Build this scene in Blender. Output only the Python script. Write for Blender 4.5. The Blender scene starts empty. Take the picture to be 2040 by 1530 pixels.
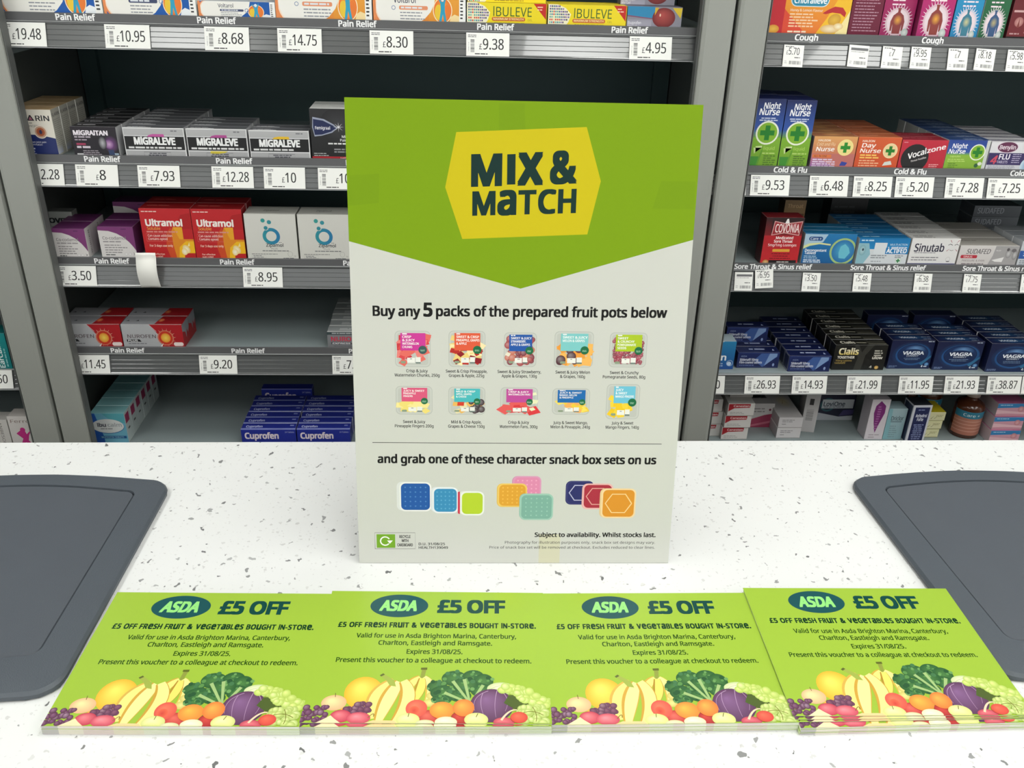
import bpy, bmesh, math, random, os
from mathutils import Matrix, Vector
from mathutils.geometry import tessellate_polygon

# ------------------------------------------------------------------ camera, world, exposure
S = bpy.context.scene
C = S.collection
cam_d = bpy.data.cameras.new('camera')
cam = bpy.data.objects.new('camera', cam_d)
C.objects.link(cam)
cam_d.sensor_width = 36.0
cam_d.lens = 1760 / 2040 * 36
cam_d.clip_start = 0.02
_r = Vector((0.99847336, -0.04873783, 0.02599184))
_d = Vector((0.00109393, -0.45302398, -0.89149766))
_f = Vector((0.05522459, 0.8901651, -0.45227905))
cam.matrix_world = Matrix(((_r.x, -_d.x, -_f.x, 0), (_r.y, -_d.y, -_f.y, 0), (_r.z, -_d.z, -_f.z, 0.534), (0, 0, 0, 1)))
S.camera = cam
w = bpy.data.worlds.new('world')
S.world = w
w.use_nodes = True
w.node_tree.nodes['Background'].inputs[0].default_value = (0.98, 1.0, 0.98, 1)
w.node_tree.nodes['Background'].inputs[1].default_value = 0.86
S.view_settings.view_transform = 'Standard'
S.view_settings.look = 'None'
S.view_settings.gamma = 1
S.view_settings.use_curve_mapping = False
S.view_settings.exposure = 0.0
LAMP = 8.3

RND = random.Random(7)
MM = 0.001

# ------------------------------------------------------------------ colour and materials
def lin(h):
    if not isinstance(h, str):
        return h
    h = h.lstrip('#')
    o = []
    for i in (0, 2, 4):
        v = int(h[i:i + 2], 16) / 255
        o.append(v / 12.92 if v <= 0.04045 else ((v + 0.055) / 1.055) ** 2.4)
    return (o[0], o[1], o[2], 1.0)

def mix(a, b, t):
    a, b = lin(a), lin(b)
    return tuple(a[i] * (1 - t) + b[i] * t for i in range(3)) + (1.0,)

MATS = {}
def mat(name, col=None, rough=0.5, metal=0.0, spec=0.5, noise=None, bump=None, coat=0.0):
    if name in MATS:
        return MATS[name]
    m = bpy.data.materials.new(name)
    m.use_nodes = True
    nt = m.node_tree
    b = nt.nodes['Principled BSDF']
    b.inputs['Roughness'].default_value = rough
    b.inputs['Metallic'].default_value = metal
    b.inputs['Specular IOR Level'].default_value = spec
    b.inputs['Coat Weight'].default_value = coat
    if col is not None:
        b.inputs['Base Color'].default_value = lin(col)
    tc = nt.nodes.new('ShaderNodeTexCoord')
    if noise:
        sc, amt = noise
        n = nt.nodes.new('ShaderNodeTexNoise'); n.inputs['Scale'].default_value = sc; n.inputs['Detail'].default_value = 5
        nt.links.new(tc.outputs['Object'], n.inputs['Vector'])
        mx = nt.nodes.new('ShaderNodeMix'); mx.data_type = 'RGBA'
        c = lin(col)
        mx.inputs['A'].default_value = tuple(x * (1 - amt) for x in c[:3]) + (1,)
        mx.inputs['B'].default_value = tuple(min(1, x * (1 + amt)) for x in c[:3]) + (1,)
        nt.links.new(n.outputs['Fac'], mx.inputs['Factor'])
        nt.links.new(mx.outputs['Result'], b.inputs['Base Color'])
    if bump:
        sc, st = bump
        n = nt.nodes.new('ShaderNodeTexNoise'); n.inputs['Scale'].default_value = sc; n.inputs['Detail'].default_value = 3
        nt.links.new(tc.outputs['Object'], n.inputs['Vector'])
        bp = nt.nodes.new('ShaderNodeBump'); bp.inputs['Strength'].default_value = st; bp.inputs['Distance'].default_value = 0.001
        nt.links.new(n.outputs['Fac'], bp.inputs['Height'])
        nt.links.new(bp.outputs['Normal'], b.inputs['Normal'])
    MATS[name] = m
    return m

def colmat(name, rough, coat=0.0, spec=0.5):
    m = mat(name, '#ffffff', rough, spec=spec, coat=coat)
    nt = m.node_tree
    at = nt.nodes.new('ShaderNodeAttribute'); at.attribute_name = 'Col'
    nt.links.new(at.outputs['Color'], nt.nodes['Principled BSDF'].inputs['Base Color'])
    return m

M_PRINT = colmat('printed_ink', 0.42)
M_CARTON = colmat('coated_carton_board', 0.40)
M_PAPER = colmat('matt_paper', 0.6, spec=0.3)

def counter_mat():
    m = mat('speckled_laminate', '#f4f3f0', 0.32, spec=0.45)
    nt = m.node_tree
    b = nt.nodes['Principled BSDF']
    tc = nt.nodes.new('ShaderNodeTexCoord')
    prev = None
    base = lin('#dbdcdb')
    def chips(scale, keep, rad, colr, strength, seed):
        nonlocal prev
        mp = nt.nodes.new('ShaderNodeMapping')
        mp.inputs['Location'].default_value = (seed, seed * 1.7, 0.13)
        mp.inputs['Scale'].default_value = (1, 1, 0.001)
        nt.links.new(tc.outputs['Object'], mp.inputs['Vector'])
        nz = nt.nodes.new('ShaderNodeTexNoise'); nz.inputs['Scale'].default_value = scale * 1.6; nz.inputs['Detail'].default_value = 2
        nt.links.new(mp.outputs[0], nz.inputs['Vector'])
        ad = nt.nodes.new('ShaderNodeMix'); ad.data_type = 'RGBA'; ad.blend_type = 'LINEAR_LIGHT'; ad.inputs['Factor'].default_value = 0.5 / scale
        nt.links.new(mp.outputs[0], ad.inputs['A']); nt.links.new(nz.outputs['Color'], ad.inputs['B'])
        v = nt.nodes.new('ShaderNodeTexVoronoi'); v.voronoi_dimensions = '2D'; v.distance = 'EUCLIDEAN'
        v.inputs['Scale'].default_value = scale
        v.inputs['Randomness'].default_value = 1.0
        nt.links.new(ad.outputs['Result'], v.inputs['Vector'])
        sep = nt.nodes.new('ShaderNodeSeparateColor')
        nt.links.new(v.outputs['Color'], sep.inputs[0])
        # chip radius from the cell's own random number: only some cells hold a chip
        mr = nt.nodes.new('ShaderNodeMapRange')
        mr.inputs['From Min'].default_value = 1 - keep; mr.inputs['From Max'].default_value = 1.0
        mr.inputs['To Min'].default_value = 0.0; mr.inputs['To Max'].default_value = rad
        nt.links.new(sep.outputs[0], mr.inputs['Value'])
        lt = nt.nodes.new('ShaderNodeMath'); lt.operation = 'LESS_THAN'
        nt.links.new(v.outputs['Distance'], lt.inputs[0]); nt.links.new(mr.outputs[0], lt.inputs[1])
        fa = nt.nodes.new('ShaderNodeMath'); fa.operation = 'MULTIPLY'
        mr2 = nt.nodes.new('ShaderNodeMapRange'); mr2.inputs['To Min'].default_value = strength * 0.55; mr2.inputs['To Max'].default_value = strength
        nt.links.new(sep.outputs[1], mr2.inputs['Value'])
        nt.links.new(lt.outputs[0], fa.inputs[0]); nt.links.new(mr2.outputs[0], fa.inputs[1])
        mx = nt.nodes.new('ShaderNodeMix'); mx.data_type = 'RGBA'
        if prev is None:
            mx.inputs['A'].default_value = base
        else:
            nt.links.new(prev, mx.inputs['A'])
        mx.inputs['B'].default_value = lin(colr)
        nt.links.new(fa.outputs[0], mx.inputs['Factor'])
        prev = mx.outputs['Result']
    chips(260, 0.30, 0.26, '#b9b8b6', 0.5, 3.1)
    chips(120, 0.30, 0.20, '#a8a6a4', 0.5, 1.3)
    chips(85, 0.30, 0.17, '#4a4a4c', 0.9, 0.4)
    chips(52, 0.20, 0.12, '#4a4a4c', 0.9, 2.2)
    nt.links.new(prev, b.inputs['Base Color'])
    return m
M_COUNTER = counter_mat()
M_CASE = mat('white_cabinet_board', '#dcdbd7', 0.5)
M_TRAY = mat('grey_moulded_plastic', '#4d5259', 0.46, spec=0.4, noise=(30, 0.05), bump=(1400, 0.22))
M_TRAYRIM = mat('grey_moulded_plastic_rim', '#4c5259', 0.42, spec=0.4, noise=(26, 0.05), bump=(1100, 0.3))
M_UP = mat('painted_steel_upright', '#959791', 0.42)
M_INNER_SHADE = mat('upright_inner_shade', '#565856', 0.5)  # darker than the upright paint: shade of its inner side put into colour
M_DECK = mat('painted_steel_shelf', '#8b9697', 0.42)
M_BACK = mat('dark_back_panel', '#2f4546', 0.6)
M_SIDE = mat('dark_side_panel', '#4a4e4b', 0.55)
M_STRIP = mat('charcoal_header_strip', '#5c5c5e', 0.42)
M_RAIL = mat('grey_plastic_ticket_rail', '#565859', 0.17, spec=1.0, coat=0.8)
M_LIP = mat('pale_rail_lip', '#a9abac', 0.3, spec=0.7)
M_WALL = mat('painted_wall', '#c9c8c3', 0.8)
M_FLOOR = mat('vinyl_floor', '#9a9893', 0.35, noise=(3, 0.08))
M_CEIL = mat('ceiling_tile', '#e6e5e1', 0.9, bump=(300, 0.1))
M_HOUS = mat('lamp_housing', '#e8e8e8', 0.5)
M_GLASS = mat('amber_plastic', '#4a2412', 0.18, spec=0.6)

# ------------------------------------------------------------------ mesh helpers
def link(o, parent=None):
    C.objects.link(o)
    if parent is not None:
        o.parent = parent
    return o

def mesh(name, verts, faces, m, cols=None, smooth=False):
    me = bpy.data.meshes.new(name)
    me.from_pydata([tuple(c * MM for c in v) for v in verts], [], faces)
    me.materials.append(m)
    if cols is not None:
        at = me.color_attributes.new('Col', 'FLOAT_COLOR', 'CORNER')
        flat = []
        for p, cl in zip(me.polygons, cols):
            if isinstance(cl[0], (tuple, list)):
                for k in range(p.loop_total):
                    flat.extend(cl[k])
            else:
                flat.extend(tuple(cl) * p.loop_total)
        at.data.foreach_set('color', flat)
    if smooth:
        me.polygons.foreach_set('use_smooth', [True] * len(me.polygons))
    return me

def obj(name, me, parent=None, loc=(0, 0, 0), rot=(0, 0, 0)):
    o = bpy.data.objects.new(name, me)
    o.location = tuple(c * MM for c in loc)
    o.rotation_euler = rot
    return link(o, parent)

def empty(name, loc=(0, 0, 0), rz=0.0):
    o = bpy.data.objects.new(name, None)
    o.empty_display_size = 0.02
    o.location = tuple(c * MM for c in loc)
    o.rotation_euler = (0, 0, rz)
    return link(o)

USED = {}
def tag(o, label=None, cat=None, group=None, kind=None):
    if label:
        n = len(label.split())
        if not 4 <= n <= 16: print('LABEL LENGTH', n, label)
        if label in USED:
            print('DUPLICATE LABEL', label)
        USED[label] = 1
        o['label'] = label
    if cat: o['category'] = cat
    if group: o['group'] = group
    if kind: o['kind'] = kind
    return o

def box_v(x0, y0, z0, x1, y1, z1):
    v = [(x0, y0, z0), (x1, y0, z0), (x1, y1, z0), (x0, y1, z0), (x0, y0, z1), (x1, y0, z1), (x1, y1, z1), (x0, y1, z1)]
    f = [(0, 3, 2, 1), (4, 5, 6, 7), (0, 1, 5, 4), (1, 2, 6, 5), (2, 3, 7, 6), (3, 0, 4, 7)]
    return v, f

def bevel_mesh(name, x0, y0, z0, x1, y1, z1, m, bev=0.0, seg=1, colf=None):
    v, f = box_v(x0, y0, z0, x1, y1, z1)
    bm = bmesh.new()
    vs = [bm.verts.new(tuple(c * MM for c in p)) for p in v]
    for q in f:
        bm.faces.new([vs[i] for i in q])
    if bev:
        bmesh.ops.bevel(bm, geom=list(bm.edges), offset=bev * MM, segments=seg, profile=0.5, affect='EDGES')
    bm.normal_update()
    me = bpy.data.meshes.new(name)
    if colf:
        lay = bm.loops.layers.float_color.new('Col')
        for fc in bm.faces:
            c = colf(fc.normal)
            for lp in fc.loops:
                lp[lay] = c
    bm.to_mesh(me)
    bm.free()
    me.materials.append(m)
    return me

def extrude_x(name, prof, x0, x1, m, parent=None, smooth=False, cap=True):
    """prof: list of (y,z) mm, closed loop, extruded along x"""
    n = len(prof)
    v = [(x0, y, z) for y, z in prof] + [(x1, y, z) for y, z in prof]
    f = [(i, (i + 1) % n, n + (i + 1) % n, n + i) for i in range(n)]
    if cap:
        f.append(tuple(range(n - 1, -1, -1))); f.append(tuple(range(n, 2 * n)))
    me = mesh(name, v, f, m)
    bm = bmesh.new(); bm.from_mesh(me); bmesh.ops.recalc_face_normals(bm, faces=bm.faces); bm.to_mesh(me); bm.free()
    return obj(name, me, parent)

# ------------------------------------------------------------------ flat print
FONT = None
try:
    _p = os.path.join(bpy.utils.system_resource('DATAFILES'), 'fonts', 'NotoSansHebrew-Regular.woff2')
    if os.path.exists(_p):
        FONT = bpy.data.fonts.load(_p)
except Exception:
    FONT = None
_GC = {}
def raw_glyphs(s, res):
    cu = bpy.data.curves.new('lettering', 'FONT')
    if FONT: cu.font = FONT
    cu.body = s; cu.resolution_u = res; cu.fill_mode = 'FRONT'
    o = bpy.data.objects.new('lettering', cu)
    me = o.to_mesh()
    vs = [(v.co.x, v.co.y) for v in me.vertices]
    fs = [tuple(p.vertices) for p in me.polygons]
    o.to_mesh_clear()
    bpy.data.objects.remove(o); bpy.data.curves.remove(cu)
    return vs, fs
CAP = max(v[1] for v in raw_glyphs('H', 2)[0]) or 1.0
XH = max(v[1] for v in raw_glyphs('x', 2)[0]) or 1.0
def glyphs(s, bold=0.0, res=2):
    """outline of a string as (x, y, copy) and faces; heavier weights overlay shifted copies"""
    key = (s, round(bold, 4), res)
    if key in _GC:
        return _GC[key]
    vs, fs = raw_glyphs(s.replace('I', 'l') if FONT else s, res)
    r = bold / 0.51 * CAP * 1.25
    if r <= 0:
        sh = [(0, 0)]
    elif bold < 0.012:
        sh = [(-r, 0), (r, 0)]
    elif bold < 0.026:
        sh = [(-r, -r * .6), (r, -r * .6), (-r, r * .6), (r, r * .6)]
    else:
        sh = [(-r, -r * .7), (0, -r * .7), (r, -r * .7), (-r, 0), (r, 0), (-r, r * .7), (0, r * .7), (r, r * .7)]
    V, F = [], []
    for k, (dx, dy) in enumerate(sh):
        n = len(V)
        V += [(x + dx, y + dy, k) for x, y in vs]
        F += [tuple(n + i for i in q) for q in fs]
    _GC[key] = (V, F)
    return _GC[key]

class Art:
    """A printed face, drawn in per cent of the face (or in mm): every mark is a thin flat layer of ink."""
    STEP = 0.010
    def __init__(s, w, h, mm=False, clip=False, ox=0.0, oz=0.0):
        s.w, s.h = w, h
        s.sx, s.sy = (1, 1) if mm else (w / 100, h / 100)
        s.v, s.f, s.c = [], [], []
        s.k = 0; s.lay = []
        s.clip = clip
        s.rnd = random.Random(int(w * 13 + h * 7))
    def _add(s, pts, faces, cols, same=False, zs=None):
        x0 = min(q[0] for q in pts); x1 = max(q[0] for q in pts); y0 = min(q[1] for q in pts); y1 = max(q[1] for q in pts)
        k = 0
        for (a0, b0, a1, b1, kk) in s.lay:
            if kk > k and a0 < x1 and a1 > x0 and b0 < y1 and b1 > y0:
                k = kk
        k += 1
        s.lay.append((x0, y0, x1, y1, k))
        s.k = max(s.k, k)
        z = 0.03 + k * s.STEP
        b = len(s.v)
        if s.clip:
            pts = [(min(max(x, 0.0), s.w), min(max(y, 0.0), s.h)) for x, y in pts]
        if zs:
            s.v += [(q[0], q[1], z + k * 0.0014) for q, k in zip(pts, zs)]
        else:
            s.v += [(x, y, z) for x, y in pts]
        s.f += [tuple(b + i for i in q) for q in faces]
        s.c += cols
    def R(s, u0, v0, u1, v1, c, c2=None, hor=False):
        x0, x1, y0, y1 = u0 * s.sx, u1 * s.sx, v0 * s.sy, v1 * s.sy
        a = lin(c); b = lin(c2) if c2 else a
        cl = (a, b, b, a) if hor else (a, a, b, b)
        s._add([(x0, y0), (x1, y0), (x1, y1), (x0, y1)], [(0, 1, 2, 3)], [cl])
        return s
    def P(s, pts, c, same=False):
        p = [(u * s.sx, v * s.sy) for u, v in pts]
        tr = tessellate_polygon([[Vector((x, y, 0)) for x, y in p]])
        fs = []
        for t in tr:
            (ax, ay), (bx, by), (cx, cy) = p[t[0]], p[t[1]], p[t[2]]
            if (bx - ax) * (cy - ay) - (by - ay) * (cx - ax) < 0:
                t = (t[0], t[2], t[1])
            fs.append(tuple(t))
        s._add(p, fs, [lin(c)] * len(fs), same)
        return s
    def E(s, u, v, ru, rv, c, c2=None, rot=0.0, n=26, off=(0.0, 0.0), same=False, abs_r=False):
        cx, cy = u * s.sx, v * s.sy
        rx, ry = (ru, rv) if abs_r else (ru * s.sx, rv * s.sy)
        ca, sa = math.cos(rot), math.sin(rot)
        def pt(a, k=1.0):
            x, y = rx * math.cos(a) * k, ry * math.sin(a) * k
            return (cx + x * ca - y * sa, cy + x * sa + y * ca)
        rim = [pt(2 * math.pi * i / n) for i in range(n)]
        ctr = (cx + off[0] * rx, cy + off[1] * ry)
        a, b = lin(c), lin(c2 or c)
        fs = [(n, i, (i + 1) % n) for i in range(n)]
        s._add(rim + [ctr], fs, [(a, b, b)] * n, same)
        return s
    def Ci(s, u, v, r, c, c2=None, **k):
        return s.E(u, v, r, r, c, c2, abs_r=True, **k)
    def O(s, u, v, rx, ry, t, c, n=36, a0=0.0, a1=2 * math.pi, c2=None):
        cx, cy = u * s.sx, v * s.sy
        full = abs(a1 - a0) > 6.28
        p = []
        m = n if full else n + 1
        for i in range(m):
            a = a0 + (a1 - a0) * i / n
            p.append((cx + rx * math.cos(a), cy + ry * math.sin(a)))
            p.append((cx + (rx - t) * math.cos(a), cy + (ry - t) * math.sin(a)))
        fs = []; cl = []
        ca, cb = lin(c), lin(c2 or c)
        for i in range(n):
            j = (i + 1) % m
            fs.append((2 * i, 2 * j, 2 * j + 1, 2 * i + 1))
            def g(q):
                tt = 0.5 + 0.5 * math.cos(a0 + (a1 - a0) * q / n)
                return tuple(ca[z] * (1 - tt) + cb[z] * tt for z in range(4))
            cl.append((g(i), g(i + 1), g(i + 1), g(i)))
        s._add(p, fs, cl)
        return s
    def L(s, pts, t, c, t2=None, same=False):
        p = [Vector((u * s.sx, v * s.sy)) for u, v in pts]
        n = len(p); vs = []
        for i in range(n):
            d = (p[min(i + 1, n - 1)] - p[max(i - 1, 0)])
            if d.length < 1e-9: d = Vector((1, 0))
            d.normalize(); nn = Vector((-d.y, d.x))
            ww = t if t2 is None else t + (t2 - t) * i / (n - 1)
            vs += [tuple(p[i] + nn * ww / 2), tuple(p[i] - nn * ww / 2)]
        fs = [(2 * i + 1, 2 * i + 3, 2 * i + 2, 2 * i) for i in range(n - 1)]
        s._add(vs, fs, [lin(c)] * len(fs), same)
        return s
    def RR(s, u0, v0, u1, v1, r, c, n=5):
        """rounded rectangle, radius in mm"""
        x0, x1, y0, y1 = u0 * s.sx, u1 * s.sx, v0 * s.sy, v1 * s.sy
        r = min(r, (x1 - x0) / 2, (y1 - y0) / 2)
        p = []
        for (cx, cy, a) in ((x1 - r, y1 - r, 0), (x0 + r, y1 - r, 90), (x0 + r, y0 + r, 180), (x1 - r, y0 + r, 270)):
            for i in range(n + 1):
                t = math.radians(a + 90 * i / n)
                p.append((cx + r * math.cos(t), cy + r * math.sin(t)))
        k = len(p)
        s._add(p + [((x0 + x1) / 2, (y0 + y1) / 2)], [(k, i, (i + 1) % k) for i in range(k)], [lin(c)] * k)
        return s
    def T(s, t, u0, u1, v, cap, c, b=0.0, sh=0.0, rot=0.0, uni=False, slope=0.0, res=2, c2=None):
        """text fitted between u0 and u1, baseline v, cap height cap; uni: lower-case letters drawn at cap height"""
        if uni:
            vs, fs = [], []; x = 0.0
            for ch in t:
                if ch == ' ':
                    x += 0.30; continue
                gv, gf = glyphs(ch, b, res)
                k = 1.0
                if ch.islower(): k = CAP / XH
                mn = min(q[0] for q in gv); mx_ = max(q[0] for q in gv)
                bs = len(vs)
                vs += [((q[0] - mn) * (1 + (k - 1) * 0.8) + x, q[1] * k, q[2]) for q in gv]
                fs += [tuple(bs + i for i in q) for q in gf]
                x += (mx_ - mn) * (1 + (k - 1) * 0.8) + 0.05
        else:
            vs, fs = glyphs(t, b, res)
        if not vs: return s
        mn = min(q[0] for q in vs); mx_ = max(q[0] for q in vs)
        W = (u1 - u0) * s.sx; H = cap * s.sy
        kx = W / (mx_ - mn); ky = H / CAP
        ca, sa = math.cos(rot), math.sin(rot)
        p = []
        zs = []
        for (x, y, kz) in vs:
            zs.append(kz)
            X = (x - mn) * kx; Y = y * ky
            X += sh * Y; Y += slope * X
            p.append((u0 * s.sx + X * ca - Y * sa, v * s.sy + X * sa + Y * ca))
        a = lin(c)
        if c2:
            bcol = lin(c2)
            cols = []
            for q in fs:
                cl = []
                for i in q:
                    tt = min(1, max(0, (vs[i][1]) / CAP))
                    cl.append(tuple(a[z] * (1 - tt) + bcol[z] * tt for z in range(4)))
                cols.append(tuple(cl))
        else:
            cols = [a] * len(fs)
        s._add(p, list(fs), cols, zs=zs)
        return s
    def B(s, u0, u1, v, n, dv, t, c, al='l'):
        """lines of print too small to read: rows of short dashes"""
        c = lin(c); pts, fs = [], []
        x0, x1 = u0 * s.sx, u1 * s.sx
        th = t * s.sy
        for i in range(n):
            y = (v - i * dv) * s.sy
            end = x1 - (x1 - x0) * s.rnd.random() * 0.3
            x = x0
            if al == 'c':
                x = x0 + (x1 - end) / 2; end = x + (end - x0)
            while x < end - th:
                ww = min(th * s.rnd.uniform(1.6, 5.5), end - x)
                b = len(pts)
                pts += [(x, y), (x + ww, y), (x + ww, y + th), (x, y + th)]
                fs.append((b, b + 1, b + 2, b + 3))
                x += ww + th * 0.6
        if fs: s._add(pts, fs, [c] * len(fs))
        return s
    def BAR(s, u0, v0, u1, v1, n, c, hor=False):
        """a barcode: alternating stripes"""
        c = lin(c); pts, fs = [], []
        a0, a1 = (v0, v1) if hor else (u0, u1)
        st = (a1 - a0) / n
        for i in range(n):
            p0 = a0 + i * st; p1 = p0 + st * s.rnd.uniform(0.3, 0.8)
            b = len(pts)
            if hor: q = [(u0, p0), (u1, p0), (u1, p1), (u0, p1)]
            else: q = [(p0, v0), (p1, v0), (p1, v1), (p0, v1)]
            pts += [(u * s.sx, v * s.sy) for u, v in q]
            fs.append((b, b + 1, b + 2, b + 3))
        s._add(pts, fs, [c] * n)
        return s
    def build(s, name='print', m=None):
        return mesh(name, s.v, s.f, m or M_PRINT, s.c)

# orientation of a printed face on a box (local frame: x right, y back, z up; origin front bottom left)
def put_art(me, face, w, h, d, parent, name):
    o = bpy.data.objects.new(name, me)
    if face == 'front':
        M = Matrix(((1, 0, 0, 0), (0, 0, -1, 0), (0, 1, 0, 0), (0, 0, 0, 1)))
    elif face == 'top':
        M = Matrix(((1, 0, 0, 0), (0, 1, 0, 0), (0, 0, 1, h * MM), (0, 0, 0, 1)))
    elif face == 'right':
        M = Matrix(((0, 0, 1, w * MM), (1, 0, 0, 0), (0, 1, 0, 0), (0, 0, 0, 1)))
    else:
        M = Matrix(((0, 0, -1, 0), (-1, 0, 0, d * MM), (0, 1, 0, 0), (0, 0, 0, 1)))
    o.matrix_local = M
    return link(o, parent)

ORD = ['front one', 'second', 'third', 'fourth', 'fifth', 'sixth', 'seventh', 'eighth', 'ninth']
def carton(name, desc, x0, z0, w, h, d, front, top='#ffffff', side='#ffffff', n=1, Y=1408, base='#ffffff', topart=None, sideart=None, sidef='right',
           rz=0.0, gap=0.6, jit=0.8, cat='carton', group=None, showall=False, dz=0.0):
    """a row of n like cartons, one behind the other; front/topart/sideart draw on an Art"""
    cf, ct, cs = lin(base), lin(top), lin(side)
    def colf(nn):
        if nn.y < -0.9: return cf
        if nn.z > 0.9: return ct
        if abs(nn.x) > 0.9: return cs
        if nn.z > 0.3: return mix(ct, '#ffffff', 0.18)
        return mix(cs if abs(nn.x) > 0.3 else cf, '#ffffff', 0.08)
    me = bevel_mesh(name, 0, 0, 0, w, d, h, M_CARTON, 0.5, 1, colf)
    fa = Art(w, h, clip=True); front(fa); fme = fa.build('front_print') if fa.v else None
    tme = None
    if topart:
        ta = Art(w, d, clip=True); topart(ta); tme = ta.build('top_print')
    sme = None
    if sideart:
        sa = Art(d, h, clip=True); sideart(sa); sme = sa.build('side_print')
    out = []
    for i in range(n):
        jx = RND.uniform(-jit, jit) if i else 0
        o = bpy.data.objects.new(name, me)
        o.location = ((x0 + jx) * MM, (Y + i * (d + gap)) * MM, (z0 + 0.3 + i * dz) * MM)
        o.rotation_euler = (0, 0, rz + (RND.uniform(-0.008, 0.008) if i else 0))
        link(o)
        if fme and (i == 0 or showall):
            put_art(fme, 'front', w, h, d, o, 'front_print')
        if tme: put_art(tme, 'top', w, h, d, o, 'top_print')
        if sme: put_art(sme, sidef, w, h, d, o, 'side_print')
        lab = desc if n == 1 else desc + (', front one' if i == 0 else ', %s from front' % ORD[i])
        tag(o, lab, cat, group or (name.replace('_', ' ') + 's in a row' if n > 1 else None))
        out.append(o)
    return out

# ------------------------------------------------------------------ the room
def slab(name, x0, y0, z0, x1, y1, z1, m):
    v, f = box_v(x0, y0, z0, x1, y1, z1)
    o = obj(name, mesh(name, v, f, m))
    o['kind'] = 'structure'
    return o
FLOOR = -960
CEIL = 1950
slab('floor', -5000, -5000, FLOOR - 40, 5000, 1900, FLOOR, M_FLOOR)
slab('wall_back', -5000, 1800, FLOOR, 5000, 1900, CEIL, M_WALL)
slab('ceiling', -5000, -5000, CEIL, 5000, 1900, CEIL + 40, M_CEIL)

def lamp_mat():
    m = bpy.data.materials.new('lamp_diffuser')
    m.use_nodes = True
    nt = m.node_tree
    b = nt.nodes['Principled BSDF']
    b.inputs['Base Color'].default_value = (0.9, 0.9, 0.9, 1)
    b.inputs['Emission Color'].default_value = (0.99, 1.0, 0.965, 1)
    b.inputs['Emission Strength'].default_value = LAMP
    return m
M_LAMP = lamp_mat()
for i, lx in enumerate((-1550, 640, 2300)):
    for j, ly in enumerate((-2600, -700, 850)):
        t = empty('ceiling_light', (lx, ly, CEIL - 30))
        colw = ('first', 'middle', 'last')[i]; roww = ('far behind the customer', 'above the customer', 'above the counter')[j]
        tag(t, 'flat white ceiling light panel %s, %s of its line' % (roww, colw), 'ceiling light', 'ceiling lights')
        for a in ((-310, -610, 310, -596), (-310, 596, 310, 610), (-310, -596, -296, 596), (296, -596, 310, 596)):
            v, f = box_v(a[0], a[1], 0, a[2], a[3], 30)
            obj('frame', mesh('frame', v, f, M_HOUS), t)
        v, f = box_v(-296, -596, 6, 296, 596, 28)
        obj('diffuser', mesh('diffuser', v, f, M_LAMP), t)

# ------------------------------------------------------------------ shelving
def profile_rail(zb, zt):
    """fluted ticket rail: leans back towards the top"""
    y = lambda z: 1395 + 8.7 * (z - zb) / (zt - zb)
    p = [(1408, zb - 0.5), (1393.5, zb - 0.5), (1393.0, zb + 1.0), (1394.0, zb + 2.0), (y(zb + 2.2), zb + 2.2)]
    n = 4
    for i in range(n):
        a = zb + 2.6 + (zt - zb - 5.6) * i / n; b = zb + 2.6 + (zt - zb - 5.6) * (i + 1) / n
        p += [(y(a), a), (y(b - 0.9), b - 0.9), (y(b) + 0.35, b - 0.45)]
    p += [(y(zt - 2.6) - 0.2, zt - 2.6), (y(zt) - 1.6, zt - 2.2), (y(zt) - 1.4, zt - 0.6), (y(zt), zt), (1408, zt)]
    return p

def lettering(txts, z0, cap, parent):
    """white category words on the header strip"""
    for s, x0, x1 in txts:
        a = Art(1, 1, mm=True)
        a.T(s, x0, x1, z0, cap, '#f4f4f4', b=0.024)
        o = bpy.data.objects.new('lettering', a.build('lettering'))
        o.matrix_local = Matrix(((1, 0, 0, 0), (0, 0, -1, 1402.2 * MM), (0, 1, 0, 0), (0, 0, 0, 1)))
        link(o, parent)

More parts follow.
